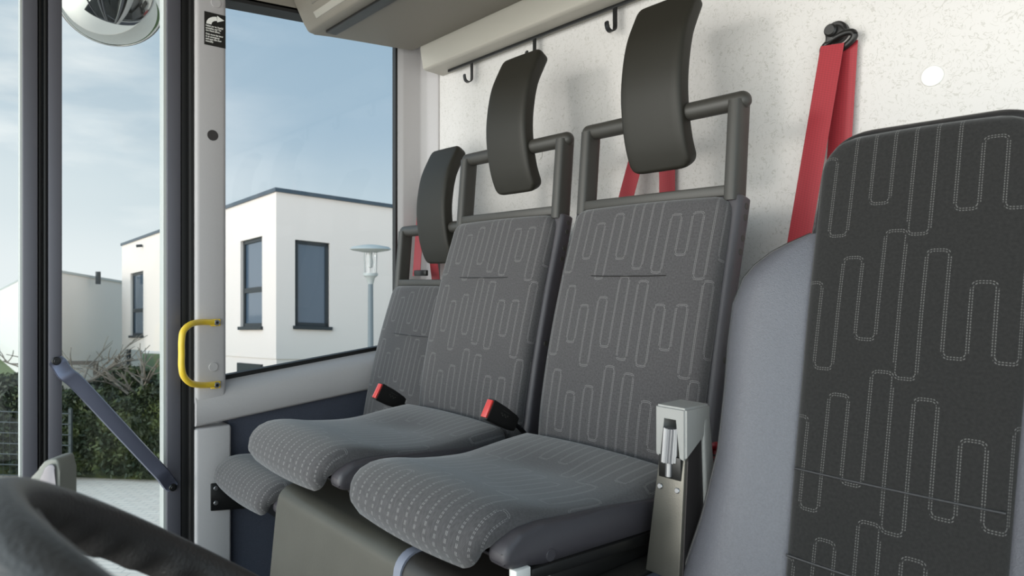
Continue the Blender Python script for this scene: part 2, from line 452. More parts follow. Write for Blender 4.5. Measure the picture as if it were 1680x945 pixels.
# B pillar (upper part beside the window, one round cap, one round hole)
XP = -2.06
ya, yb = on_x(321, 300, XP).y, on_x(372, 300, XP).y
zt = on_x(340, 655, XP).z
pil = bpy.data.objects.new('trim_3', None); C.objects.link(pil); pil['kind'] = 'structure'; pil['label'] = 'grey pillar between the door and the side window'
bm = bmesh.new(); box(bm, (XS-.03, ya, zt-.02), (XP, yb, 1.98), .012, 4); obj('pillar_panel', bm, M_trim, pil)
for (px, py, r, h, mt, nm) in ((349, 222, .0155, .0012, M_bronzed, 'access_hole'), (354, 5, .014, .003, M_trim, 'cover_cap'), (350, 602, .013, .003, M_trim, 'cover_cap')):
    bm = bmesh.new(); disc(bm, on_x(px, py, XP), (1, 0, 0), r, h, 24, .0008); obj(nm, bm, mt, pil)
# lower column under the belt line
yc = on_x(380, 760, XP).y
bm = bmesh.new(); box(bm, (XS-.03, ya, 0), (XP, yc, on_x(340, 702, XP).z), .008, 3); struct('trim_4', bm, M_trim, 'lower grey pillar section under the window belt')
# belt trim under the window (rises to the back)
XB = -2.055
A0, A1 = on_x(374, 619, XS+.01), on_x(640, 568, XS+.01)
s1 = (A1.z-A0.z)/(A1.y-A0.y); topz = lambda y: A0.z+s1*(y-A0.y)
B0, B1 = on_x(324, 701, XB), on_x(600, 641, XB)
s2 = (B1.z-B0.z)/(B1.y-B0.y); botz = lambda y: B0.z+s2*(y-B0.y)
ye = YW-.02
def belt_sec(y, top=None):
    t = topz(y) if top is None else top
    b = botz(y)
    return [(XS-.03, y, t), (XS+.012, y, t), (XB-.012, y, t-.03), (XB, y, t-.05), (XB, y, b+.008), (XB-.008, y, b), (XS-.03, y, b)]
bm = bmesh.new()
secs = [belt_sec(ya+.001), belt_sec(ya+.02), belt_sec(.8), belt_sec(1.1), belt_sec(ye)]
prev = None
for s in secs:
    vs = [bm.verts.new(p) for p in s]
    if prev:
        for i in range(len(vs)): bm.faces.new((prev[i], vs[i], vs[(i+1) % len(vs)], prev[(i+1) % len(vs)]))
    else: bm.faces.new(vs[::-1])
    prev = vs
bm.faces.new(prev); struct('trim_5', bm, M_trim, 'grey belt panel under the side window', smooth=50)
# lower side panel in slate carpet
bm = bmesh.new(); box(bm, (XS-.03, yc, 0), (-2.085, YW, botz(.7)+.04)); struct('wall_left', bm, M_carpet)
# corner pillar between window and back wall
ycp = on_x(656, 300, -2.09).y
bm = bmesh.new()
prism(bm, [(XS-.004, ycp), (-2.110, ycp), (-2.098, ycp+.02), (-2.088, 1.385), (-2.07, 1.400), (-2.018, 1.414), (-2.018, YW+.03), (XS-.004, YW+.03)], 'z', 0, 1.98, .004)
struct('trim_6', bm, M_trim, 'grey corner pillar between side window and back wall')
# side window
win = bpy.data.objects.new('window_1', None); C.objects.link(win); win['kind'] = 'structure'
g = [(yb-.005, topz(yb)), (ycp+.01, topz(ycp)), (ycp+.01, z1+.02), (yb-.005, z0+.02)]
bm = bmesh.new(); slab(bm, [(XS, y, z) for y, z in g], [(XS-.005, y, z) for y, z in g]); obj('window_pane', bm, M_glassw, win)
bm = bmesh.new()
slab(bm, [(XS-.01, yb-.01, topz(yb)-.01), (XS+.018, yb-.01, topz(yb)-.01), (XS+.018, yb-.01, topz(yb)+.008), (XS-.01, yb-.01, topz(yb)+.008)],
     [(XS-.01, ycp, topz(ycp)-.01), (XS+.018, ycp, topz(ycp)-.01), (XS+.018, ycp, topz(ycp)+.008), (XS-.01, ycp, topz(ycp)+.008)])
box(bm, (XS-.01, ycp-.006, topz(ycp)), (-2.109, ycp+.002, z1+.02)); box(bm, (XS-.01, yb-.002, topz(yb)-.01), (XS+.02, yb+.003, 1.9))
zz0 = z0-.004; slab(bm, [(XS-.01, yb, z0-.006+sl*(yb-.6)), (-2.06, yb, z0-.006+sl*(yb-.6)), (-2.06, yb, z0+.01+sl*(yb-.6)), (XS-.01, yb, z0+.01+sl*(yb-.6))], [(XS-.01, ycp, z0-.006+sl*(ycp-.6)), (-2.06, ycp, z0-.006+sl*(ycp-.6)), (-2.06, ycp, z0+.01+sl*(ycp-.6)), (XS-.01, ycp, z0+.01+sl*(ycp-.6))])
obj('window_gasket', bm, M_rubber, win)

# ---- folding door: two glazed leaves with rubber edges
def ypx(px): return on_x(px, 400, XS).y
def door(name, posts, ga, gb, label):
    d = bpy.data.objects.new(name, None); C.objects.link(d); d['kind'] = 'structure'; d['label'] = label
    for a, b in posts:
        bm = bmesh.new(); box(bm, (XS-.02, ypx(a), .03), (XS+.025, ypx(b), 1.93), .003, 2); obj('door_post', bm, M_door, d)
    y0, y1 = ga, gb
    bm = bmesh.new(); box(bm, (XS-.02, y0, .03), (XS+.02, y1, .13), .003, 2); obj('door_rail', bm, M_door, d)
    bm = bmesh.new(); box(bm, (XS-.02, y0, 1.87), (XS+.02, y1, 1.93), .003, 2); obj('door_rail', bm, M_door, d)
    bm = bmesh.new(); box(bm, (XS-.003, y0, .13), (XS+.003, y1, 1.87)); obj('door_pane', bm, M_glassd, d)
    return d
d1 = door('door_1', [(77, 99.5), (270, 293)], ypx(99.5), ypx(270), 'front folding door leaf with a diagonal brace')
d2 = door('door_2', [(35, 60)], ypx(35)-.28, ypx(35), 'second folding door leaf at the left edge')
bm = bmesh.new(); box(bm, (XS-.02, ypx(35)-.31, .03), (XS+.02, ypx(35)-.28, 1.93), .003, 2); obj('door_post', bm, M_door, d2)
bm = bmesh.new(); box(bm, (XS-.022, ypx(31.5), .03), (XS+.018, ypx(35), 1.93)); obj('glazing_bead', bm, M_doorl, d2)
bm = bmesh.new(); box(bm, (XS-.022, ypx(265.5), .03), (XS+.018, ypx(270), 1.93)); obj('glazing_bead', bm, M_doorl, d1)
for a, b, par in ((60.3, 67.5, d2), (69, 76.7, d1), (293.3, 308, d1)):
    bm = bmesh.new(); box(bm, (XS-.015, ypx(a), .03), (XS+.02, ypx(b), 1.93), .005, 3); obj('rubber_seal', bm, M_rubber, par)
bm = bmesh.new(); box(bm, (XS-.03, ypx(308.5), 0), (XP-.03, ya-.001, 1.93), .004, 2)
box(bm, (XP-.035, ya-.012, 0), (XP-.012, ya-.001, 1.93), .003, 2); struct('trim_7', bm, M_rubber, 'black rubber door jamb beside the pillar')
# diagonal brace
XD = XS+.032
Pt, Pb = on_x(92, 592, XD), on_x(283, 799, XD)
q0, q1 = on_x(108, 608, XD+.015), on_x(268, 780, XD+.015)
bm = bmesh.new()
ctr = smooth_path([Pt+(Pt-Pb)*.012, Pt+(Pb-Pt)*.03, q0+Vector((0, 0, -.008)), q0+(q1-q0)*.12, q0+(q1-q0)*.5, q0+(q1-q0)*.88, q1, Pb+(Pt-Pb)*.03, Pb+(Pb-Pt)*.012], 5)
wd = (Pb-Pt).normalized().cross(Vector((1, 0, 0))).normalized()
prev = None; N = len(ctr)
for i, p in enumerate(ctr):
    t = i/(N-1); e = min(t, 1-t)
    w = .019 if e > .1 else .0155+.0035*e/.1
    if e < .02: w *= .55+.45*e/.02
    th = .0035
    vs = [bm.verts.new(p+wd*w*a+Vector((th*b, 0, 0))) for a, b in ((-1, -1), (-.85, 1), (0, 1.6 if e > .1 else 1), (.85, 1), (1, -1))]
    if prev:
        for k in range(5): bm.faces.new((prev[k], vs[k], vs[(k+1) % 5], prev[(k+1) % 5]))
    else: bm.faces.new(vs)
    prev = vs
bm.faces.new(prev[::-1]); br = obj('brace_bar', bm, M_strut, d1)
for p in (Pt, Pb):
    bm = bmesh.new(); disc(bm, p+Vector((.002, 0, 0)), (1, 0, 0), .0105, .006, 20, .002); disc(bm, p+Vector((.008, 0, 0)), (1, 0, 0), .006, .003, 12, .001); obj('bolt', bm, M_blackm, br)

# ---- yellow grab handle
hnd = thing('grab_handle', 'yellow tubular grab handle screwed to the grey door pillar', 'handle', on_x(352, 580, XP))
hl = hnd.location.copy()
pts = [on_x(350, 529, XP+.006), on_x(330, 528.5, XP+.02), on_x(313, 532, XP+.045), on_x(301, 543, XP+.06), on_x(298, 560, XP+.065), on_x(298, 580, XP+.065), on_x(298, 602, XP+.065), on_x(302, 618, XP+.06), on_x(314, 629, XP+.045), on_x(332, 632, XP+.02), on_x(350, 631, XP+.006)]
bm = bmesh.new(); pp = smooth_path([p-hl for p in pts], 6); tube(bm, pp, .0088, 14); obj('handle_bar', bm, M_yellow, hnd)
for py in (529, 631):
    c = on_x(353, py, XP)-hl
    bm = bmesh.new(); box(bm, c+Vector((0, -.014, -.010)), c+Vector((.010, .012, .010)), .0015); obj('mounting_lug', bm, M_yellow, hnd)
    bm = bmesh.new(); disc(bm, c+Vector((.010, .001, 0)), (1, 0, 0), .0085, .005, 20, .002); sc = obj('screw', bm, M_steel, hnd)
    bm = bmesh.new(); disc(bm, c+Vector((.015, .001, 0)), (1, 0, 0), .0045, .0008, 6); obj('socket', bm, M_blackm, sc)

# ---- safety sticker
def text_mesh(name, body, size, loc, mat, parent, xdir=Vector((0, 1, 0)), ydir=Vector((0, 0, 1)), bold=.0, spacing=1):
    cu = bpy.data.curves.new(name, 'FONT'); cu.body = body; cu.size = size; cu.offset = bold; cu.space_line = spacing; cu.extrude = .0001
    t = bpy.data.objects.new(name, cu); C.objects.link(t); bpy.context.view_layer.update()
    me = bpy.data.meshes.new_from_object(t.evaluated_get(bpy.context.evaluated_depsgraph_get()))
    bpy.data.objects.remove(t)
    o = bpy.data.objects.new(name, me); C.objects.link(o); me.materials.clear(); me.materials.append(mat)
    z = xdir.cross(ydir); M = Matrix((xdir*.80, ydir, z)).transposed().to_4x4(); M.translation = loc; 
    me.transform(M); o.parent = parent
    return o
s0, s1_ = on_x(335, 18, XP), on_x(370, 80, XP)
stk = thing('safety_sticker', 'black sticker with white arrow and German and English lever instructions, on the grey pillar', 'sticker', (XP+.0005, s0.y, s1_.z))
W_, H_ = s1_.y-s0.y, s0.z-s1_.z
bm = bmesh.new(); box(bm, (0, 0, 0), (.0008, W_, H_)); obj('backing', bm, plain('sticker_black', srgb(18, 17, 15), .4), stk)
M_print = plain('white_print', srgb(240, 238, 232), .5)
bm = bmesh.new()                                     # curved arrow
aw = W_*.13; c0 = Vector((W_*.62, H_*.62)); rr = W_*.40
inn, outr = [], []
for k in range(13):
    a = R(180-85*k/12); inn.append((c0.x+(rr-aw*.85)*math.cos(a), c0.y+(rr-aw*.85)*math.sin(a)*.8)); outr.append((c0.x+(rr+aw)*math.cos(a), c0.y+(rr+aw)*math.sin(a)*.8))
va = [bm.verts.new((.0011, p[0], p[1]+H_*.02)) for p in inn]; vb = [bm.verts.new((.0011, p[0], p[1]+H_*.02)) for p in outr]
for k in range(12): bm.faces.new((va[k], va[k+1], vb[k+1], vb[k]))
ym = (inn[-1][1]+outr[-1][1])/2+H_*.02
bm.faces.new([bm.verts.new(p) for p in ((.0011, inn[-1][0], ym-H_*.10), (.0011, W_*.93, ym), (.0011, inn[-1][0], ym+H_*.10))])
obj('arrow', bm, M_print, stk)
ts = W_*.122
text_mesh('german_text', 'Hebel nur im Notfall\numstellen und Tür\nvon Hand öffnen.', ts, Vector((.0011, W_*.06, H_*.56)), M_print, stk, bold=.00018, spacing=.95)
text_mesh('english_text', 'Only move the lever\nin an emergency\nand open the door\nmanually.', ts, Vector((.0011, W_*.06, H_*.31)), M_print, stk, bold=.00018, spacing=.95)

# ---- overhead ledge on the back wall with a black hook rail
bm = bmesh.new()
prism(bm, [(YW+.02, 1.722), (1.345, 1.727), (1.335, 1.732), (1.325, 1.80), (1.325, 1.815), (YW+.02, 1.815)], 'x', -2.0, XR, .004, 3)
struct('trim_8', bm, M_roofl, 'grey ledge along the top of the back wall')
rl = obj('rail', (lambda b: (box(b, (-1.93, 1.392, 1.716), (XR-.02, 1.400, 1.7265), .001), b)[1])(bmesh.new()), M_blackm)
tag(rl, 'thin black hook rail under the overhead ledge', 'rail')
bm = bmesh.new(); box(bm, (-1.975, 1.39, 1.7165), (-1.58, 1.41, 1.7225), .001) ; bm.free()
# ---- overhead locker
bm = bmesh.new()
prof = [(1.327, 1.806), (1.010, 1.784), (.960, 1.778), (.941, 1.779), (.934, 1.785), (.926, 1.802), (.905, 1.842), (.885, 1.885), (.860, 1.978), (1.327, 1.978)]
prism(bm, prof, 'x', -2.055, XR-.02, .006, 3)
lk = thing('overhead_locker', 'beige-grey overhead locker with recessed slot above the seats', 'locker', (-1, 1.1, 1.78))
ob = obj('locker_body', bm, M_roof, lk); ob.matrix_parent_inverse = Matrix.Translation(-lk.location)
bm = bmesh.new(); box(bm, (-2.0, .972, 1.772), (XR-.05, 1.008, 1.7825), .002)
o = obj('light_slot', bm, M_black, lk); o.matrix_parent_inverse = Matrix.Translation(-lk.location)
bm = bmesh.new(); slab(bm, [(-1.97, .926, 1.797), (-1.97, .915, 1.814), (-1.97, .93, 1.822), (-1.97, .95, 1.80)], [(XR-.05, .926, 1.797), (XR-.05, .915, 1.814), (XR-.05, .93, 1.822), (XR-.05, .95, 1.80)], .002)
o = obj('locker_lip', bm, M_roofl, lk); o.matrix_parent_inverse = Matrix.Translation(-lk.location)
bm = bmesh.new(); slab(bm, [(-1.955, .918, 1.818), (-1.955, .895, 1.86), (-1.955, .915, 1.87), (-1.955, .94, 1.83)], [(XR-.05, .918, 1.818), (XR-.05, .895, 1.86), (XR-.05, .915, 1.87), (XR-.05, .94, 1.83)])
o = obj('locker_gap', bm, M_black, lk); o.matrix_parent_inverse = Matrix.Translation(-lk.location)
bm = bmesh.new(); slab(bm, [(-1.965, .905, 1.832), (-1.965, .863, 1.975), (-1.965, .90, 1.975), (-1.965, .93, 1.84)], [(XR-.05, .905, 1.832), (XR-.05, .863, 1.975), (XR-.05, .90, 1.975), (XR-.05, .93, 1.84)], .006, 3)
o = obj('locker_flap', bm, M_roof, lk); o.matrix_parent_inverse = Matrix.Translation(-lk.location)

# ---- coat hooks
def hook(p, label):
    t = obj('coat_hook', bmesh.new(), None)
    bm = bmesh.new()
    c = [(0, 0, 0), (0, 0, -.03), (0, 0, -.052), (0, -.004, -.060), (0, -.013, -.0645), (0, -.022, -.060), (0, -.026, -.050), (0, -.027, -.040)]
    c = smooth_path(c, 4); prev = None; n = len(c)
    for i, q in enumerate(c):
        d = (c[min(i+1, n-1)]-c[max(i-1, 0)]).normalized(); nn = Vector((0, d.z, -d.y))
        w = .008 if i < n-3 else .008*(1, .9, .6)[i-n+3]
        vs = [bm.verts.new(q+Vector((a*w, 0, 0))+nn*b*.0017) for a, b in ((-1, -1), (1, -1), (1, 1), (-1, 1))]
        if prev:
            for k in range(4): bm.faces.new((prev[k], vs[k], vs[(k+1) % 4], prev[(k+1) % 4]))
        else: bm.faces.new(vs[::-1])
        prev = vs
    bm.faces.new(prev); bm.to_mesh(t.data); bm.free(); t.data.materials.append(M_blackm)
    t.location = p
    tag(t, label, 'hook', 'coat hooks on the rail'); return t
for px, py, lb in ((774, 105, 'black coat hook nearest the side window, left of the headrests'), (877, 66, 'black coat hook right above the middle headrest, partly behind it'), (1009, 18, 'black coat hook just left of the top of the nearest headrest')):
    p = on_y(px, py, 1.396); p.z = 1.717
    h = hook(p, lb); h.rotation_euler = (0, 0, R(-14))

# ---- white plug and small cap on the wall
bm = bmesh.new(); c = on_y(1530, 125, YW); disc(bm, (0, 0, 0), (0, -1, 0), .019, .003, 40, .001)
o = obj('cover_plug', bm, M_white); o.location = c; tag(o, 'round white plug on the patterned wall right of the belt anchor', 'plug')
bm = bmesh.new(); c = on_y(885, 255, YW); disc(bm, (0, 0, 0), (0, -1, 0), .014, .002, 30, .001)
o = obj('cover_plug', bm, M_wall); o.location = c; tag(o, 'small pale plug on the wall just right of the middle headrest', 'plug')

# ================================================================== ENGINE COVER
ec = thing('engine_cover', 'scuffed grey metal engine cover box under the two raised passenger seats', 'box', (-1.07, .8, 0))
def cover_prof(y0, zt):
    pr = [(y0-.055, 0), (y0-.006, zt-.045)]
    for k in range(7):
        a = R(180-90*k/6); pr.append((y0+.032+.036*math.cos(a), zt-.036+.036*math.sin(a)))
    pr += [(1.40, zt), (1.40, 0)]
    return pr
ZT = .546
bm = bmesh.new(); prism(bm, cover_prof(.60, ZT), 'x', -1.46+1.07, -.975+1.07); 
for v in bm.verts: v.co.y -= .8
obj('left_panel', bm, M_cover, ec, label='scuffed light grey metal panel')
bm = bmesh.new(); prism(bm, cover_prof(.597, ZT+.003), 'x', -.975+1.07, -.955+1.07)
for v in bm.verts: v.co.y -= .8
obj('edge_strip', bm, M_strip, ec, label='pale blue-grey strip')
bm = bmesh.new(); prism(bm, cover_prof(.60, ZT), 'x', -.955+1.07, -.66+1.07)
for v in bm.verts: v.co.y -= .8
obj('right_panel', bm, M_coverd, ec, label='dark rubber covered panel')
bm = bmesh.new(); disc(bm, (-.78+1.07, .628-.8, ZT-.001), (0, 0, 1), .012, .004, 20, .0015); disc(bm, (-.78+1.07, .628-.8, ZT+.003), (0, 0, 1), .006, .003, 6); obj('bolt', bm, M_blackm, ec)
bm = bmesh.new(); box(bm, (-.66+1.07, .66-.8, 0), (-.622+1.07, 1.35-.8, .545), .012, 3); obj('side_carpet', bm, M_carpet, ec, label='slate blue carpeted side')

# ================================================================== PASSENGER SEATS
# local frame: origin under the seat, y=0 at world .80, z=0 at .50 for the raised seats
def passenger_seat():
    t = thing('passenger_seat', '', 'seat', (0, 0, 0))
    y_, z_ = .80, .50
    L = lambda y, h: (y-y_, 1+h-z_)
    # cushion
    path = [L(1.01, -.358), L(.93, -.364), L(.82, -.374), L(.72, -.366), L(.65, -.352), L(.608, -.350), L(.588, -.362), L(.585, -.376), L(.600, -.388)]
    def dish(x, q):
        return .010*math.exp(-((q-.30)/.12)**2)*math.exp(-(x/.10)**2)
    bm = pad(path, lambda q: .206-.030*max(0, (q-.6)/.4)**1.5, .026, .016, r=.024, Re=(.02, .05), rt=(.02, .016), crown=.007, side=1, dish=dish, vo=.05)
    cu = obj('cushion', bm, M_fab, t, 60)
    # shell under the cushion: tray with raised side walls
    bm = bmesh.new()
    prism(bm, [L(.608, -.386), L(.70, -.392), L(.98, -.398), L(1.01, -.412), L(.93, -.410), L(.66, -.400), L(.62, -.398)], 'x', -.19, .19, .003, 2)
    pr = [L(.588, -.378), L(.594, -.362), L(.620, -.345), L(.66, -.341), L(.80, -.352), L(.98, -.366), L(1.01, -.39), L(1.01, -.413), L(.93, -.411), L(.66, -.398), L(.615, -.396), L(.594, -.390)]
    for s in (-1, 1): prism(bm, pr, 'x', .172*s, .2115*s, .009, 3)
    sh = obj('seat_shell', bm, M_shell, t, 50)
    bm = bmesh.new(); p = L(.675, -.390); disc(bm, (.211, p[0], p[1]), (1, 0, 0), .009, .0016, 20, .0006); obj('cap', bm, M_shell, sh)
    for s in (-1, 1):
        bm = bmesh.new(); x0 = .190*s
        a, b = L(.634, -.404), L(.95, -.424)
        slab(bm, [(x0-.03, a[0], a[1]+.007), (x0+.027, a[0], a[1]+.007), (x0+.027, a[0], a[1]-.010), (x0-.03, a[0], a[1]-.010)], [(x0-.03, b[0], b[1]+.010), (x0+.027, b[0], b[1]+.010), (x0+.027, b[0], b[1]-.008), (x0-.03, b[0], b[1]-.008)], .003)
        ra = obj('rail', bm, M_black, t)
        bm = bmesh.new(); a = L(.80, -.44); box(bm, (x0-.025, a[0]-.12, a[1]-.012), (x0+.015, a[0]+.12, a[1]+.022), .003); obj('seat_foot', bm, M_black, t)
    # backrest pad
    bp_ = [L(1.045, -.395), L(1.052, -.36), L(1.062, -.28), L(1.092, -.14), L(1.130, .0), L(1.162, .10), L(1.180, .155)]
    bm = pad(bp_, lambda q: .2+.004*math.sin(q*3.14), .026, .018, r=.022, Re=(.05, .035), rt=(.02, .02), crown=.006, side=-1, uo=.7)
    bk = obj('backrest', bm, M_fab, t, 60)
    bm = bmesh.new(); a = L(1.098, .006)
    tube(bm, [(-.098, a[0]+.002, a[1]), (-.05, a[0]-.0015, a[1]-.001), (0, a[0]-.003, a[1]-.001), (.05, a[0]-.0015, a[1]-.001), (.098, a[0]+.002, a[1])], .0009, 6); obj('seam', bm, M_black, bk)
    # rear shell with a rounded side rim
    bs = [L(1.060, -.43), L(1.073, -.33), L(1.100, -.18), L(1.135, -.03), L(1.168, .09), L(1.186, .160)]
    bm = pad(bs, .2150, .012, .032, r=.012, Re=(.03, .006), rt=(.01, .005), side=-1, step=.02)
    rs = obj('back_shell', bm, M_shell, t, 50)
    for (yy, hh) in ((1.194, .138), (1.190, .116), (1.180, .076), (1.172, .050), (1.118, -.15)):
        a = L(yy, hh); bm = bmesh.new(); disc(bm, (.2146, a[0], a[1]), (1, 0, 0), .0065, .0012, 14, .0005); obj('cap', bm, M_frame, rs)
    # head frame
    zt_ = .345
    for s in (-1, 1):
        bm = bmesh.new(); x0 = .193*s
        a, b = L(1.188, .150), L(1.205, zt_)
        def ring(c, wx=.0145, wy=.024):
            return [(x0+wx*math.copysign(abs(math.cos(k))**.5, math.cos(k)), c[0]+wy*math.copysign(abs(math.sin(k))**.6, math.sin(k)), c[1]) for k in [2*math.pi*i/20 for i in range(20)]]
        slab(bm, ring(a), ring(b)); obj('head_frame_post', bm, M_frame, t, 50)
    bm = bmesh.new(); a = L(1.206, zt_); tube(bm, [(-.198, a[0], a[1]), (0, a[0], a[1]), (.198, a[0], a[1])], .0185, 18, True); obj('head_frame_crossbar', bm, M_frame, t, 60)
    bm = bmesh.new(); a = L(1.187, .170); box(bm, (-.2, a[0]-.018, a[1]-.012), (.2, a[0]+.016, a[1]+.010), .004); obj('head_frame_base', bm, M_frame, t)
    # headrest: thin pad, bulging forward
    hp = [L(1.228, .236), L(1.204, .29), L(1.190, .36), L(1.189, .43), L(1.204, .51), L(1.232, .57), L(1.251, .603)]
    bm = pad(hp, .0790, .018, .022, r=.011, Re=(.026, .022), rt=(.011, .011), crown=.001, side=-1)
    obj('headrest', bm, M_head, t, 60)
    return t
seat = passenger_seat()
spots = [(-.900, .80, .50, 0, 'grey fabric passenger seat nearest the driver seat, in front right on the engine cover'),
         (-1.372, .80, .497, 0, 'grey fabric passenger seat in the middle, behind the nearer one on the engine cover'),
         (-1.822, .87, .317, 0, 'low grey fabric passenger seat at the far left under the side window')]
seats = []
for i, (x, y, z, rz, lb) in enumerate(spots):
    s = seat if i == 0 else copy_tree(seat)
    s.location = (x, y, z); s['label'] = lb; s['group'] = 'grey passenger seats along the back wall'; seats.append(s)
# headrests hang a little off-centre
bm = bmesh.new(); box(bm, (.202, .605-.8, .602-.50-.010), (.217, .632-.8, .602-.50+.006), .002); obj('rail_end_block', bm, M_white, seats[0], label='white plastic block')
# black mounting bracket of the low seat on the pillar
sa = seats[2]; la = Vector(spots[2][:3])
bm = bmesh.new()
q = [on_x(345, 793, XP+.004), on_x(398, 789, XP+.004), on_x(470, 796, XP+.004), on_x(470, 822, XP+.004), on_x(398, 834, XP+.004), on_x(345, 838, XP+.004)]
slab(bm, [p-la for p in q], [p-la+Vector((.006, 0, 0)) for p in q], .0025); bk = obj('mounting_bracket', bm, M_blackm, sa)
bm = bmesh.new(); p = on_x(470, 809, XP+.01)-la; box(bm, (p.x, p.y-.08, p.z-.03), (.1, p.y+.2, p.z+.01), .003); obj('support_beam', bm, M_blackm, sa)
for px, py in ((354, 801), (354, 825)):
    bm = bmesh.new(); disc(bm, on_x(px, py, XP+.01)-la, (1, 0, 0), .0065, .003, 16, .001); disc(bm, on_x(px, py, XP+.013)-la, (1, 0, 0), .003, .002, 6); obj('bolt', bm, M_steel, bk)

# ================================================================== BUCKLES AND BELTS
def buckle(p, label):
    t = thing('seat_belt_buckle', label, 'buckle', p, 'black buckles between the seats')
    ax = Vector((0, -.87, .49)); wv = Vector((0, -.49, -.87)); M = Matrix((Vector((1, 0, 0)), wv, ax)).transposed().to_4x4()
    bm = bmesh.new()
    secs = [(-.045, .0155, .008), (-.036, .0185, .0095), (.0, .0225, .011), (.043, .0235, .0125)]
    def rc(w, h, z): 
        return [bm.verts.new(M @ Vector((h*math.copysign(abs(math.cos(k))**.35, math.cos(k)), w*math.copysign(abs(math.sin(k))**.35, math.sin(k)), z))) for k in [2*math.pi*(i+.5)/20 for i in range(20)]]
    rings = [rc(w, h, z) for z, w, h in secs]
    for a, b in zip(rings, rings[1:]):
        for k in range(20): bm.faces.new((a[k], a[(k+1) % 20], b[(k+1) % 20], b[k]))
    bm.faces.new(rings[0][::-1]); bm.faces.new(rings[-1]); body = obj('housing', bm, M_black, t, 50)
    bm = bmesh.new(); box(bm, (-.0085, -.020, .042), (.0095, .020, .0475), .0015, 2, M); obj('button', bm, M_redp, t, label='red release button')
    bm = bmesh.new(); box(bm, (.0108, -.012, -.012), (.0116, -.0112, .012), 0, 1, M)
    for k in range(5):
        box(bm, (.0108, -.006+.0035*(k % 2), -.010+.0048*k), (.0118, -.0035+.0035*(k % 2), -.0068+.0048*k), 0, 1, M)
    obj('embossed_marks', bm, M_frame, body)
    bm = bmesh.new(); tube(bm, smooth_path([M @ Vector((0, 0, -.042)), M @ Vector((.001, .002, -.06)), M @ Vector((0, .008, -.085)), M @ Vector((0, .02, -.12))], 5), [.008]*16, 8, flat=(1, .6)); obj('stalk', bm, M_blackm, t)
    return t
buckle(on_x(822, 683, -1.135), 'black belt buckle with red button between the middle and near seats')
buckle(on_x(640, 652, -1.60), 'black belt buckle with red button between the low seat and the middle seat')

def strap(a, b, w, nrm=Vector((0, -1, 0)), twist=0, sag=0, th=.0012, wdir=None):
    """flat webbing from a to b"""
    bm = bmesh.new(); uvl = bm.loops.layers.uv.new('UVMap'); a, b = Vector(a), Vector(b); d = (b-a).normalized()
    prev = None; n = 24; L = (b-a).length; uvd = {}
    for i in range(n+1):
        t = i/n; p = a.lerp(b, t)+nrm*sag*math.sin(math.pi*t)
        s = (Matrix.Rotation(twist*t, 3, d) @ (wdir if wdir else d.cross(nrm).normalized())); nn = s.cross(d).normalized()
        vs = []
        for k, (x, z) in enumerate(((-1, -1), (-.33, -1.2), (.33, -1.2), (1, -1), (1, 1), (.33, 1.2), (-.33, 1.2), (-1, 1))):
            v = bm.verts.new(p+s*x*w/2+nn*z*th/2); uvd[v] = (x*w/2, t*L); vs.append(v)
        if prev:
            for k in range(8): bm.faces.new((prev[k], vs[k], vs[(k+1) % 8], prev[(k+1) % 8]))
        else: bm.faces.new(vs[::-1])
        prev = vs
    bm.faces.new(prev)
    for f in bm.faces:
        for l in f.loops: l[uvl].uv = uvd[l.vert]
    return bm
def belt(anchor, tilt, lo1, lo2, label, w=.047, wd=None):
    t = thing('seat_belt', label, 'seat belt', anchor, 'red seat belts on the back wall')
    Mx = Matrix.Rotation(tilt, 4, 'Y')
    def P(v): return Mx @ Vector(v)
    bm = bmesh.new()                                   # guide loop: flat ring, wider below
    pts = [P((.034*math.cos(a), -.018-.004*math.cos(a), -.016+.013*math.sin(a)-(.0 if math.sin(a) > 0 else .002))) for a in [2*math.pi*k/28 for k in range(29)]]
    tube(bm, pts, .0068, 10); obj('guide_loop', bm, M_black, t, 60)
    bm = bmesh.new(); slab(bm, [P((x, -.012, z)) for x, z in ((-.024, -.008), (.024, -.008), (.016, .014), (.008, .022), (-.008, .022), (-.016, .014))], [P((x, -.024, z)) for x, z in ((-.024, -.008), (.024, -.008), (.016, .014), (.008, .022), (-.008, .022), (-.016, .014))], .004, 3); obj('guide_bridge', bm, M_black, t)
    bm = bmesh.new(); disc(bm, P((0, 0, .010)), (0, -1, 0), .022, .016, 28, .004); disc(bm, P((-.004, -.016, .012)), (0, -1, 0), .0125, .017, 24, .003); obj('anchor_bolt', bm, M_black, t)
    a = Vector(anchor)
    bm = strap(P((-.008, -.028, -.018)), Vector(lo1)-a, w, sag=0, wdir=wd); obj('front_strap', bm, M_belt, t, 30)
    bm = strap(P((.012, -.012, -.020)), Vector(lo2)-a, w, sag=0); obj('rear_strap', bm, M_belt, t, 30)
    return t
p = on_y(1378, 62, YW)
belt(p, R(-15), on_y(1298, 470, 1.32), on_y(1360, 520, 1.40), 'red seat belt in full view hanging beside the driver seat from its wall anchor')
p = on_y(1092, 130, YW)
belt(p, 0, on_y(985, 480, 1.33), on_y(1095, 520, 1.405), 'red seat belt behind the near passenger seat, mostly hidden by its headrest')
p = on_y(703, 338, 1.39)
b3 = belt(p, 0, on_y(683, 452, 1.33), on_y(722, 520, 1.375), 'red seat belt behind the low far left seat, anchored at the corner')
bm = bmesh.new(); q = on_y(690, 447, 1.325)-p; box(bm, (q.x-.035, q.y-.006, q.z-.012), (q.x+.04, q.y+.006, q.z+.008), .003); obj('belt_tongue', bm, M_black, b3)

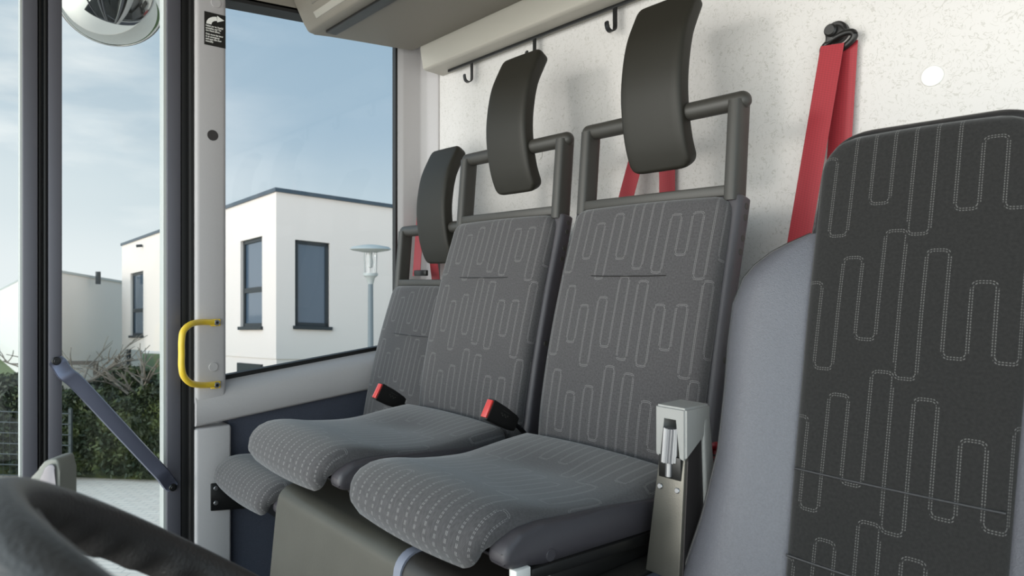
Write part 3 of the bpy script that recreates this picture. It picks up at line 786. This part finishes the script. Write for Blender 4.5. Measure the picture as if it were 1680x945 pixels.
# ================================================================== BELT POST beside the near seat
bp0 = Vector((-.6335, .914, .545))
po = thing('belt_post', 'slanted grey post with ribbed roller beside the near passenger seat', 'post', bp0)
zt_ = .802-.545
bm = bmesh.new()
lo = [(-.032, -.055, -.0), (.030, -.055, 0), (.030, .032, 0), (-.032, .032, 0)]
hi = [(-.0265, -.026, zt_-.075), (.022, -.026, zt_-.062), (.022, .026, zt_-.03), (-.0265, .026, zt_-.05)]
slab(bm, lo, hi, .002); obj('column', bm, M_bronze, po)
bm = bmesh.new()
slab(bm, [(.030, -.048, .0), (.0325, -.048, 0), (.0325, .012, 0), (.030, .012, 0)], [(.0215, -.022, zt_-.066), (.0245, -.022, zt_-.066), (.0245, .012, zt_-.045), (.0215, .012, zt_-.045)]); obj('side_plate', bm, M_bronzed, po, label='dark side plate')
bm = bmesh.new()
slab(bm, [(.018, .010, .0), (.040, .010, 0), (.040, .05, 0), (.018, .05, 0)], [(.012, .014, zt_-.02), (.0275, .014, zt_-.02), (.0275, .034, zt_-.02), (.012, .034, zt_-.02)], .004, 3); obj('rear_rib', bm, M_post, po, label='lighter rear rib')
# head: hood with an open front window
bm = bmesh.new()
def hood(x0, x1, y0, y1, z0a, z0b, z1):
    slab(bm, [(x0, y0, z0a), (x0, y1, z0b), (x0, y1, z1), (x0, y0, z1)], [(x1, y0, z0a), (x1, y1, z0b), (x1, y1, z1), (x1, y0, z1)], .0035, 3)
b_ = zt_-.082
prism(bm, [(-.0295, b_), (-.0295, zt_), (.0275, zt_), (.0275, b_), (.0135, b_), (.0135, zt_-.016), (-.0155, zt_-.016), (-.0155, b_)], 'y', -.034, .034)
for v in bm.verts:
    if v.co.y > 0 and v.co.z < zt_-.05: v.co.z += .042
bmesh.ops.bevel(bm, geom=bm.edges[:], offset=.0035, segments=3, affect='EDGES')
box(bm, (-.027, .010, zt_-.06), (.025, .032, zt_-.006), .003, 2)
obj('hood', bm, M_post, po, 50)
bm = bmesh.new(); n = 14
prof = []
for k in range(n*6):
    a = 2*math.pi*k/(n*6); r_ = .0108+.0014*math.cos(a*n); prof.append((r_*math.cos(a), r_*math.sin(a)))
cc = Vector((-.001, -.034, 0))
slab(bm, [(cc.x+a-.001, cc.y+b-.001, zt_-.086) for a, b in prof], [(cc.x+a, cc.y+b+.004, zt_-.034) for a, b in prof]); obj('ribbed_roller', bm, M_steel, po, 25, label='bright ribbed metal roller')
bm = bmesh.new(); disc(bm, (cc.x-.001, cc.y-.002, zt_-.108), (0, .05, 1), .0055, .03, 16); obj('roller_shaft', bm, M_steel, po)
bm = bmesh.new(); box(bm, (-.022, -.0345, zt_-.112), (.019, -.028, zt_-.077), .001); obj('recess', bm, M_black, po)
for x in (-.0185, .0135):
    bm = bmesh.new(); disc(bm, (x, -.034, zt_-.127), (0, -1, .15), .0045, .0035, 16, .001); obj('screw', bm, M_steel, po)
# red buckle behind the post
c = on_y(1172, 758, .985)
rb = thing('red_buckle', 'small red belt buckle boot wedged between grey post and driver seat', 'buckle', c)
bm = bmesh.new()
pts = [(-.018+.036*0, 0, -.03)]
tube(bm, smooth_path([(-.012, 0, -.05), (-.012, 0, -.01), (-.008, 0, .018), (.004, 0, .028), (.016, 0, .024), (.022, 0, .008), (.018, 0, -.012), (.008, 0, -.03)], 5), .006, 10); obj('buckle_boot', bm, M_redm, rb)
bm = bmesh.new(); box(bm, (-.010, .0, -.03), (.018, .006, .022), .004); fc = obj('face_plate', bm, M_redm, rb)
bm = bmesh.new()
for k in range(5): box(bm, (-.004, -.002, -.018+.007*k), (.014, .001, -.0155+.007*k))
obj('embossed_marks', bm, M_black, fc)

# ================================================================== DRIVER SEAT
XC = -.322
ds = thing('driver_seat', 'charcoal driver seat with grey vinyl side bolsters at the right edge', 'seat', (XC, .9, .35))
oL = Vector((0, .9, .35))
def D(y, h): return (y-oL.y, 1+h-oL.z)
def yc_(h):                                       # lean of the backrest centre line
    K = [(-.60, .84), (-.44, .862), (-.24, .905), (-.04, .952), (.08, .985), (.22, 1.022)]
    for (h0, y0), (h1, y1) in zip(K, K[1:]):
        if h <= h1: return y0+(y1-y0)*(h-h0)/(h1-h0)
    return K[-1][1]
path = [D(yc_(h)+.012, h) for h in (-.52, -.44, -.34, -.24, -.14, -.04, .06, .14, .200)]
bm = pad(path, lambda q: .118+.016*q, .022, .02, r=.012, Re=(.01, .055), rt=(.01, .016), crown=.005, side=-1, uo=1.4)
fb = obj('fabric_centre', bm, M_fabd, ds, 60)
path = [D(yc_(h)+.035, h) for h in (.0, .06, .14, .214)]
bm = pad(path, lambda q: .146, .026, .05, r=.022, Re=(.03, .07), rt=(.01, .022), side=-1)
obj('head_section', bm, M_vdark, ds, 60, label='dark vinyl rim of the head section')
# creases in the fabric
for h in (-.255, -.365):
    bm = bmesh.new(); yy = yc_(h)+.012-.0285
    pts = [(x, (D(yy, h)[0])+.0038*(x/.12)**2+.001, D(yy, h)[1]) for x in [-.118+.236*k/10 for k in range(11)]]
    tube(bm, pts, .0018, 8); obj('seam', bm, M_vdark, fb)
# bolsters
edge = [(-.60, .292), (-.50, .290), (-.44, .283), (-.355, .262), (-.258, .248), (-.17, .249), (-.10, .253), (-.04, .253), (.007, .240), (.035, .212), (.052, .180), (.066, .147)]
def outer(h):
    for (h0, x0), (h1, x1) in zip(edge, edge[1:]):
        if h <= h1: return x0+(x1-x0)*(h-h0)/(h1-h0)
    return edge[-1][1]
for s in (-1, 1):
    bm = bmesh.new(); rings = []; hs = sorted(set([-.60+.02*k for k in range(33)]+[.045, .050, .055, .060, .064, .066]))
    hs = [h for h in hs if h <= .0661]
    tubepts = []; inpts = []
    for h in hs:
        xo = outer(h); xi = .112+.016*(h+.5)/.7; yb0 = yc_(h); ring = []
        k0 = min(1, (xo-xi)/.12)
        for q in range(13):
            t = q/12; x = xi+(xo-xi)*t
            bulge = -.034*k0*math.sin(min(1, t*1.25)*math.pi*.5)**1.0*(1-max(0, (t-.45)/.55)**2.2*1.15)
            if t > .8: bulge += .006*((t-.8)/.2)
            y = yb0+bulge+.0+.012*(1-k0)
            ring.append((s*x, D(y, h)[0], D(y, h)[1]))
        ring.append((s*(xo-.002), D(yb0+.05, h)[0], D(yb0+.05, h)[1])); ring.append((s*(xo-.03 if xo-.03 > xi else xi), D(yb0+.09, h)[0], D(0, h)[1])); ring.append((s*(xi-.01), D(yb0+.09, h)[0], D(0, h)[1]))
        tubepts.append(ring[12]); inpts.append((ring[0][0]+s*.003, ring[0][1]-.001, ring[0][2]))
        rings.append([bm.verts.new(v) for v in ring])
    n = len(rings[0])
    for a, b in zip(rings, rings[1:]):
        for k in range(n): bm.faces.new((a[k], a[(k+1) % n], b[(k+1) % n], b[k]))
    bm.faces.new(rings[0]); bm.faces.new(rings[-1][::-1])
    bo = obj('side_bolster', bm, M_vinyl, ds, 75, label='grey vinyl bolster')
    bm = bmesh.new(); tube(bm, tubepts, .0022, 8); obj('piping', bm, M_vdark, bo)
# rear shell, cushion and base
bm = pad([D(yc_(h)+.10, h) for h in (-.60, -.4, -.2, .0, .19)], lambda q: .24-.10*max(0, (q-.6)/.4), .03, .03, r=.025, Re=(.04, .06), rt=(.02, .02), side=-1); obj('rear_shell', bm, M_vdark, ds)
bm = pad([D(.86, -.56), D(.7, -.57), D(.5, -.565), D(.40, -.56), D(.36, -.585), D(.365, -.62)], .25, .04, .04, r=.035, Re=(.03, .06), rt=(.03, .03), side=1, uo=2); obj('seat_cushion', bm, M_fabd, ds)
bm = bmesh.new(); box(bm, (-.2, -.42, -.35), (.2, -.02, .0), .02, 3); obj('pedestal', bm, M_black, ds)

# ================================================================== STEERING WHEEL
WC = Vector((-.406, .2108, .7352)); tl, rl_ = .6713, .0500; RW = .235
sw = thing('steering_wheel', 'dark leather steering wheel rim close at the lower left', 'steering wheel', WC)
ew = Vector((math.cos(rl_), 0, math.sin(rl_))); ev_ = Vector((0, math.cos(tl), -math.sin(tl))); en = ew.cross(ev_).normalized()
if en.z < 0: en = -en
bm = bmesh.new(); N = 240; S = 20; rings = []
for i in range(N):
    a = 2*math.pi*i/N; rad = ew*math.cos(a)+ev_*math.sin(a)
    ring = []
    for k in range(S):
        b = 2*math.pi*k/S; cx, cn = math.cos(b), math.sin(b)
        r1 = .0165
        if cx < -.15 and cn < .1:
            grip = .0034*math.sin(a*34)*min(1, (-cx-.15)*2)*min(1, (.1-cn)*3); r1 += grip
        ring.append(bm.verts.new(rad*(RW+r1*cx*.95)+en*r1*cn*1.1))
    rings.append(ring)
for i in range(N):
    a, b = rings[i], rings[(i+1) % N]
    for k in range(S): bm.faces.new((a[k], a[(k+1) % S], b[(k+1) % S], b[k]))
obj('rim', bm, M_wheel, sw, 70)
for a in (20, 110, 250, 340):
    rad = ew*math.cos(R(a))+ev_*math.sin(R(a))
    bm = bmesh.new(); tube(bm, smooth_path([rad*.06-en*.035, rad*.14-en*.03, rad*(RW-.01)], 5), .011, 10, flat=(1.4, .7)); obj('spoke', bm, M_vdark, sw)
bm = bmesh.new(); Mh = Matrix((ew, ev_, en)).transposed().to_4x4(); lathe(bm, [(.0, -.06), (.06, -.058), (.078, -.045), (.078, -.03), (.06, -.018), (.0, -.014)], Mh, 32); obj('hub', bm, M_vdark, sw)
sc_ = obj('steering_column', (lambda b: (tube(b, [WC-en*.06, WC-en*.25, Vector((-.376, -.10, .02))], [.035, .04, .05], 20), b)[1])(bmesh.new()), M_vdark)
tag(sc_, 'dark steering column below the steering wheel', 'column')
# silver-grey lever with a curved top, behind the rim
zl = .78
lev = thing('dash_lever', 'satin grey lever with curved top sticking up behind the steering wheel rim', 'lever', at(85, 1300, zl))
ol = Vector(lev.location)
outl = [(20, 812), (38, 800), (55, 784), (63, 768), (72, 757), (84, 753), (93, 753), (96, 760), (98, 775), (98, 830), (96, 960), (30, 960)]
fw = Vector((-.7527, .6585, 0))
bm = bmesh.new(); slab(bm, [at(x, y, zl)-ol for x, y in outl], [at(x, y, zl)+fw*.03-ol for x, y in outl], .0022, 3); lb = obj('lever_body', bm, plain('lever_grey', srgb(120, 120, 112), .4), lev, 50)
inl = [(60, 800), (67, 783), (73, 768), (80, 762), (88, 761), (91, 768), (92, 800), (92, 900), (60, 900)]
bm = bmesh.new(); slab(bm, [at(x, y, zl-.004)-ol for x, y in inl], [at(x, y, zl+.004)-ol for x, y in inl], .002, 3); obj('lever_face', bm, plain('lever_silver', srgb(120, 116, 120), .4, metal=.3), lev)
bm = bmesh.new(); p = at(62, 955, zl)-ol; tube(bm, [p+Vector((0, 0, .01)), p+Vector((.0, 0, -.15)), Vector((p.x, p.y, -ol.z+.0))], [.02, .02, .03], 14); obj('lever_stem', bm, M_black, lev)

# ================================================================== OUTSIDE
# outside frame: x to the right, y ahead, z up from the eye; the site slopes gently downhill
r_w = Vector((.6585, .7527, 0)); f_w = Vector((-.7527, .6585, 0)); u_w = Vector((0, 0, 1))
EX, EY, EZ = r_w, f_w, u_w
ME = Matrix((EX, EY, EZ)).transposed().to_4x4(); ME.translation = CAM
MI = ME.inverted()
DG = 2.5
def ep(px, py, z): return MI @ at(px, py, z)
def eg(px, py, h=0):                               # point on the ground (plus h)
    a = MI @ at(px, py, 1); return a*((-DG+h)/(a.z+.034*a.x+.0827*a.y))
def gz(x, y): return -DG-.034*x-.0827*y
def ext(o, base=None):
    o.matrix_world = ME @ Matrix.Translation(base) if base is not None else ME.copy()
    return o
def extthing(name, label, cat, base, group=None):
    t = thing(name, label, cat, (0, 0, 0), group); ext(t, Vector(base)); return t
def slope_slab(x0, y0, x1, y1, a, b):
    bm = bmesh.new(); c = [(x0, y0), (x1, y0), (x1, y1), (x0, y1)]
    slab(bm, [(x, y, gz(x, y)+a) for x, y in c], [(x, y, gz(x, y)+b) for x, y in c]); return bm
bm = slope_slab(-60, 3, 30, 60, -.1, 0); ext(struct('ground', bm, M_pave))
hb = eg(200, 790)
# lawn behind the hedge
bm = slope_slab(-45, hb.y+1.2, 20, 55, .001, .02); o = obj('lawn', bm, M_lawn); ext(o); tag(o, 'green lawn behind the hedge by the white houses', 'lawn'); o['kind'] = 'stuff'

def facade(bm, A, B, z0, z1, holes, depth=.16):
    """vertical wall from A to B (3D roof corners); z0, z1 and holes (s0, s1, z0, z1) are measured along the slope of the roof edge"""
    k = (B[2]-A[2])/math.hypot(B[0]-A[0], B[1]-A[1])
    A = Vector((A[0], A[1], 0)); B = Vector((B[0], B[1], 0)); d = (B-A); L = d.length; d.normalize(); n = Vector((-d.y, d.x, 0))
    if n.dot(A) < 0: n = -n                      # inward = away from the eye
    xs = sorted({0, L, *[h[0] for h in holes], *[h[1] for h in holes]}); zs = sorted({z0, z1, *[h[2] for h in holes], *[h[3] for h in holes]})
    P = lambda s, z, dd=0: A+d*s+Vector((0, 0, z+k*s))+n*dd
    for a, b in zip(xs, xs[1:]):
        for c, e in zip(zs, zs[1:]):
            if any(h[0] <= a+1e-6 and b <= h[1]+1e-6 and h[2] <= c+1e-6 and e <= h[3]+1e-6 for h in holes): continue
            bm.faces.new([bm.verts.new(P(*q)) for q in ((a, c), (b, c), (b, e), (a, e))])
    for h in holes:
        c4 = [(h[0], h[2]), (h[1], h[2]), (h[1], h[3]), (h[0], h[3])]
        for q in range(4):
            a, b = c4[q], c4[(q+1) % 4]
            bm.faces.new([bm.verts.new(P(a[0], a[1])), bm.verts.new(P(b[0], b[1])), bm.verts.new(P(b[0], b[1], depth)), bm.verts.new(P(a[0], a[1], depth))])
    return P, n, d
def hit(A, B, px, py):
    """pixel onto the facade plane -> (s, z)"""
    k = (B[2]-A[2])/math.hypot(B[0]-A[0], B[1]-A[1])
    A = Vector((A[0], A[1])); d = Vector((B[0], B[1]))-A; d.normalize()
    r = MI @ at(px, py, 1); e = Vector((r.x, r.y))
    det = e.x*(-d.y)-(-d.x)*e.y; t = (A.x*(-d.y)+d.x*A.y)/det; s = (e*t-A).dot(d)
    return s, r.z*t-k*s
def window(parent, base, P, h, bars=(), dep=.12):
    s0, s1, z0, z1 = h; f = .09
    bm = bmesh.new()
    def bar(a, b, c, e, d0, d1):
        slab(bm, [P(a, c, d0)-base, P(b, c, d0)-base, P(b, e, d0)-base, P(a, e, d0)-base], [P(a, c, d1)-base, P(b, c, d1)-base, P(b, e, d1)-base, P(a, e, d1)-base])
    for q in ((s0, s0+f, z0, z1), (s1-f, s1, z0, z1), (s0, s1, z0, z0+f), (s0, s1, z1-f, z1)): bar(*q, dep-.05, dep+.03)
    for z in bars: bar(s0, s1, z-f*.7, z+f*.7, dep-.05, dep+.03)
    bar(s0-.05, s1+.05, z0-.07, z0+.01, -.06, dep)
    w_ = obj('window', bm, M_anth, parent)
    bm = bmesh.new(); bar(s0+f*.8, s1-f*.8, z0+f*.8, z1-f*.8, dep-.01, dep+.01); obj('pane', bm, M_pane, w_)
def building(name, label, K, Lp, Rp, ztop, zbot, winL, winR, wm, cop, back=6):
    base = Vector((K.x, K.y, zbot)); hgt = ztop-zbot
    t = extthing(name, label, 'house', base)
    bm = bmesh.new()
    hl_ = [(min(a[0], b[0]), max(a[0], b[0]), min(a[1], b[1]), max(a[1], b[1])) for a, b in [(hit(K, Lp, x0, y0), hit(K, Lp, x1, y1)) for x0, y0, x1, y1, _ in winL]]
    hr_ = [(min(a[0], b[0]), max(a[0], b[0]), min(a[1], b[1]), max(a[1], b[1])) for a, b in [(hit(K, Rp, x0, y0), hit(K, Rp, x1, y1)) for x0, y0, x1, y1, _ in winR]]
    PL, nL, dL = facade(bm, K, Lp, zbot, ztop, hl_); PR, nR, dR = facade(bm, K, Rp, zbot, ztop, hr_)
    Bk = Lp+Rp-K
    for a, b in ((Lp, Bk), (Rp, Bk)): bm.faces.new([bm.verts.new((p.x, p.y, p.z-z)) for p, z in ((a, hgt), (b, hgt), (b, 0), (a, 0))])
    for z in (hgt, 0): bm.faces.new([bm.verts.new((p.x, p.y, p.z-z)) for p in (K, Rp, Bk, Lp)])
    for v in bm.verts: v.co -= base
    bmesh.ops.remove_doubles(bm, verts=bm.verts, dist=1e-4); obj('walls', bm, wm, t, 10)
    bm = bmesh.new(); o_ = .06; c = (K+Bk)/2
    
    def ring(g, z):
        r = []
        for p in (K, Rp, Bk, Lp):
            q = p-c; q.z = 0; r.append(p+Vector((0, 0, z-ztop))+q.normalized()*g-base)
        return r
    slab(bm, ring(.07, ztop-.03), ring(.07, ztop+.06)); obj('roof_coping', bm, cop, t)
    for h, q in zip(hl_, winL): window(t, base, PL, h, [h[2]+(h[3]-h[2])*q[4]] if q[4] else [])
    for h, q in zip(hr_, winR): window(t, base, PR, h, [h[2]+(h[3]-h[2])*q[4]] if q[4] else [])
    return t, base
Kp = ep(453, 312, 16); Lq = ep(200, 402, 26); Rq = ep(655, 341, 17.75)
Rq2 = Kp+(Rq-Kp)*3.2
zb = ep(453, 589, 16).z
hA, baseA = building('house', 'white flat-roofed house with dark-framed windows behind the side window', Kp, Lq, Rq2, Kp.z, zb,
    [(394.5, 396, 430, 536, .42), (214, 449, 235, 551, .40)], [(484, 393, 541, 537, 0)], M_housew, M_cop)
# ground floor block, set back at the far end
dA = (Lq-Kp); dR = (Rq2-Kp); hz = Kp.z-zb
def vol(t0, t1, u0, u1, drop):
    c = [Kp+dA*t+dR*u for t, u in ((t0, u0), (t0, u1), (t1, u1), (t1, u0))]; bm = bmesh.new()
    slab(bm, [Vector((p.x, p.y, gz(p.x, p.y)-.1))-baseA for p in c], [Vector((p.x, p.y, p.z-hz))-baseA for p in c]); return bm
obj('ground_floor', vol(.002, .50, .002, .95, 0), M_housew, hA)
obj('recessed_wall', vol(.50, .98, .25, .95, 0), M_wood, hA)
sa_, za_ = hit(Kp, Lq, 430, 598); sb_, zb_ = hit(Kp, Lq, 391, 640)
PL_, nL_, _ = facade(bmesh.new(), Kp, Lq, 0, 1, [])
bm = bmesh.new(); slab(bm, [PL_(q[0], q[1], -.04)-baseA for q in ((sa_, za_), (sb_, za_), (sb_, zb_), (sa_, zb_))], [PL_(q[0], q[1], .3)-baseA for q in ((sa_, za_), (sb_, za_), (sb_, zb_), (sa_, zb_))]); obj('window', bm, M_anth, hA)
bm = bmesh.new(); p = Kp+dA*.93; tube(bm, [Vector((p.x, p.y, gz(p.x, p.y)))-baseA, Vector((p.x, p.y, p.z-hz))-baseA], .08, 8); obj('post', bm, M_anth, hA)
bm = bmesh.new(); s_, z_ = hit(Kp, Lq, 234, 403); p = PL_(s_, z_, -.02)-baseA; tube(bm, [p, p-nL_*.18+Vector((0, 0, -.02))], .05, 8); obj('spotlight', bm, M_anth, hA)
# second house at the left
K2_ = ep(68, 441, 22.7); L2_ = ep(-60, 505, 60); R2_ = ep(200, 463, 28.9); R2b = K2_+(R2_-K2_)*1.35
L2_ = K2_+(ep(0, 476, 41)-K2_)*1.0
hB, baseB = building('house', 'pale plain house with a low flat roof at the left, behind the bare tree', K2_, L2_, R2b, K2_.z, -5.2, [], [], M_houseb, M_copl)
bm = bmesh.new(); p = ep(161, 449, 26); tube(bm, [p-baseB+Vector((0, 0, -.4)), p-baseB+Vector((0, 0, .08))], .09, 10); obj('vent_pipe', bm, M_anth, hB)
# street lamp
pb = ep(608, 541, 11.4); gb = Vector((pb.x, pb.y, gz(pb.x, pb.y))); zz = lambda py: ep(608, py, 11.4).z-gb.z
sl_ = extthing('street_lamp', 'grey street lamp with a flat disc shade in front of the white house', 'street lamp', gb)
bm = bmesh.new(); lathe(bm, [(.06, 0), (.055, .6), (.042, zz(462))]); obj('pole', bm, M_pole, sl_)
bm = bmesh.new(); lathe(bm, [(.045, zz(466)), (.07, zz(456)), (.12, zz(452)), (.12, zz(448)), (.0, zz(448))]); obj('lamp_base', bm, M_lampm, sl_)
bm = bmesh.new(); lathe(bm, [(.105, zz(449)), (.115, zz(418))]); gl = obj('lamp_glass', bm, M_lampg, sl_)
bm = bmesh.new(); lathe(bm, [(0, zz(440)), (.035, zz(438)), (.045, zz(430)), (.03, zz(422)), (.03, zz(414))], seg=16); obj('bulb', bm, M_lampm, sl_)
bm = bmesh.new()
for k in range(4):
    a = R(45+90*k); tube(bm, [(.113*math.cos(a), .113*math.sin(a), zz(450)), (.12*math.cos(a), .12*math.sin(a), zz(412))], .007, 6)
obj('lamp_stays', bm, M_lampm, sl_)
bm = bmesh.new(); lathe(bm, [(.12, zz(414)), (.30, zz(411)), (.34, zz(409)), (.30, zz(405)), (.12, zz(402)), (0, zz(401))], seg=40); obj('lamp_shade', bm, M_lampm, sl_)

# hedge, evergreen bush, bare trees, wire fence
rnd = random.Random(4)
def leaves(bm, fn, n, size):
    for _ in range(n):
        p = fn(); s = size*rnd.uniform(.6, 1.3)
        a = Vector((rnd.gauss(0, 1), rnd.gauss(0, 1), rnd.gauss(0, 1))).normalized(); b = a.orthogonal().normalized(); c = a.cross(b)
        q = rnd.uniform(0, 6.28); b2 = b*math.cos(q)+c*math.sin(q); c2 = a.cross(b2)
        bm.faces.new([bm.verts.new(p+b2*s), bm.verts.new(p+c2*s*.45), bm.verts.new(p-b2*s), bm.verts.new(p-c2*s*.45)])
hx0, hx1 = eg(-260, 790).x, eg(290, 800).x; hy = hb.y
bm = bmesh.new()
def hf():
    x = rnd.uniform(hx0, hx1); t = rnd.random(); hgt = 1.25+.12*math.sin(x*2.1)+.08*math.sin(x*5.3+1)
    z = hgt*t**.8; dpt = .55*(1-.3*t); y = rnd.choice((-1, 1, -1))*dpt*rnd.uniform(.75, 1.05) if rnd.random() < .75 else rnd.uniform(-dpt, dpt)
    if rnd.random() < .2: z = hgt*rnd.uniform(.95, 1.06); y = rnd.uniform(-dpt, dpt)
    return Vector((x-(hx0+hx1)/2, y+.55, z+.02-.034*(x-(hx0+hx1)/2)-.0827*y))
leaves(bm, hf, 26000, .045)
for v in box(bm, (hx0-(hx0+hx1)/2, .15, -.05), (hx1-(hx0+hx1)/2, .95, 1.05), .1, 2): v.co.z -= .034*v.co.x
hg = obj('hedge', bm, M_leaf, smooth=20); ext(hg, Vector(((hx0+hx1)/2, hy, gz((hx0+hx1)/2, hy)))); tag(hg, 'long dark green leafy hedge beyond the pale paving', 'hedge')
bb = ep(205, 700, 13.2); bb.z = gz(bb.x, bb.y)
bush = extthing('evergreen_bush', 'tall dense dark evergreen bush behind the hedge', 'bush', bb)
bm = bmesh.new(); ht = ep(205, 604, 13.2).z-bb.z
def bf():
    a = rnd.uniform(0, 6.28); t = rnd.random(); z = ht*t; r = .80*math.sqrt(max(.02, 1-((t-.35)/.68)**2)) * rnd.uniform(.7, 1.05)*(1+.12*math.sin(3*a+5*t))
    return Vector((r*math.cos(a), r*math.sin(a), z))
leaves(bm, bf, 9000, .05); obj('foliage', bm, M_leaf, bush, 20)
bm = bmesh.new(); tube(bm, [(0, 0, 0), (0, 0, ht*.5), (.02, 0, ht*.85)], [.06, .04, .015], 8); obj('stem', bm, M_bark, bush)
def bare_tree(px, py, z, ptop, label, seed, spread):
    b = ep(px, py, z); b.z = gz(b.x, b.y); H = ep(px, ptop, z).z-b.z
    bm = bmesh.new(); rn = random.Random(seed)
    def br(p, d, L, r, lv):
        q = p+d*L*.5+Vector((rn.gauss(0, .04), rn.gauss(0, .04), 0))*L; e = p+d*L
        tube(bm, smooth_path([p, q, e], 3), [r*(1-.4*k/6) for k in range(7)], 5)
        if lv:
            for k in range(4 if lv > 1 else 3):
                nd = (d+Vector((rn.gauss(0, .75)*spread, rn.gauss(0, .75)*spread, rn.gauss(.1, .25)))).normalized(); br(p+d*L*rn.uniform(.55, 1), nd, L*rn.uniform(.5, .75), r*.55, lv-1)
    br(Vector((0, 0, 0)), Vector((.02, 0, 1)), H*.55, .05, 0)
    for k in range(6):
        a = 6.28*k/6+rn.uniform(-.3, .3); br(Vector((.02*H*.5, 0, H*rn.uniform(.42, .56))), Vector((math.cos(a)*spread, math.sin(a)*spread, rn.uniform(.15, .8))).normalized(), H*rn.uniform(.2, .34), .03, 2)
    o = obj('bare_tree', bm, M_bark, smooth=60); ext(o, b); tag(o, label, 'tree', None); return o
bare_tree(130, 760, 11.9, 505, 'leafless young tree with spreading branches, left one behind the hedge', 3, 1.0)
bare_tree(237, 760, 11.7, 550, 'leafless slender tree at the right end of the hedge, beside the door post', 8, .7)
# wire mesh fence in front of the hedge
fe = extthing('wire_fence', 'low grey wire mesh fence running in front of the hedge', 'fence', (hx0, hy-.35, gz(hx0, hy-.35)))
xa, xb = 0, eg(131, 790).x-hx0
bm = bmesh.new()
for k in range(7): tube(bm, [(xa, 0, .12+.16*k), (xb, 0, .12+.16*k-.034*xb)], .008, 5)
for k in range(int((xb-xa)/.05)//2): tube(bm, [(xa+.1*k, 0, .08-.0034*k), (xa+.1*k, 0, 1.12-.0034*k)], .0025, 4)
M_fen = plain('fence_grey', srgb(70, 74, 74), .6)
obj('wire_panel', bm, M_fen, fe)
for k in range(6):
    bm = bmesh.new(); x = xa+(xb-xa)*k/5; box(bm, (x-.02, .01, -.034*x-.05), (x+.02, .05, 1.15-.034*x)); obj('fence_post', bm, M_fen, fe)
# wooden swing frame by the pale house
gsw = ep(130, 620, 16); gsw.z = gz(gsw.x, gsw.y)
sf = extthing('garden_frame', 'dark wooden garden frame with a crossbar in front of the pale house', 'frame', gsw)
za2 = ep(130, 595, 16).z-gsw.z; w2 = (ep(160, 595, 16)-ep(100, 595, 16)).length
bm = bmesh.new(); box(bm, (-w2*.9, -.04, za2-.05), (w2*.5, .04, za2+.04)); obj('crossbar', bm, M_wood, sf)
for x in (-w2*.85, w2*.45):
    bm = bmesh.new(); box(bm, (x-.04, -.04, 0), (x+.04, .04, za2)); obj('upright', bm, M_wood, sf)
# convex mirror outside the door
mr = at(182, -4, 2.25); cm = thing('convex_mirror', 'round convex mirror with chrome bowl hanging outside the door glass', 'mirror', mr)
tow = (CAM-mr).normalized(); Mq = (tow+Vector((0, 0, -.35))).normalized().to_track_quat('Z', 'Y').to_matrix().to_4x4()
bm = bmesh.new(); rmax = .158
lathe(bm, [(rmax, -.01)]+[(rmax*math.cos(R(90*k/14)), .085*math.sin(R(90*k/14))) for k in range(15)], Mq, 56); obj('mirror_face', bm, M_chrome, cm, 80)
bm = bmesh.new(); lathe(bm, [(rmax*.96, -.02), (rmax*1.03, -.012), (rmax*1.03, .0), (rmax, .006), (rmax*.97, .0)], Mq, 56); obj('mirror_rim', bm, plain('mirror_rim_grey', srgb(120, 116, 112), .5, grain=.6, gscale=120), cm, 80)
bm = bmesh.new(); lathe(bm, [(0, -.09), (.07, -.08), (.13, -.045), (rmax, -.012)], Mq, 40); obj('mirror_housing', bm, M_black, cm, 80)
bm = bmesh.new(); tube(bm, [(0, 0, .02), (-.02, 0, .15), (.1, .02, .3)], .014, 10); obj('mirror_arm', bm, M_black, cm)
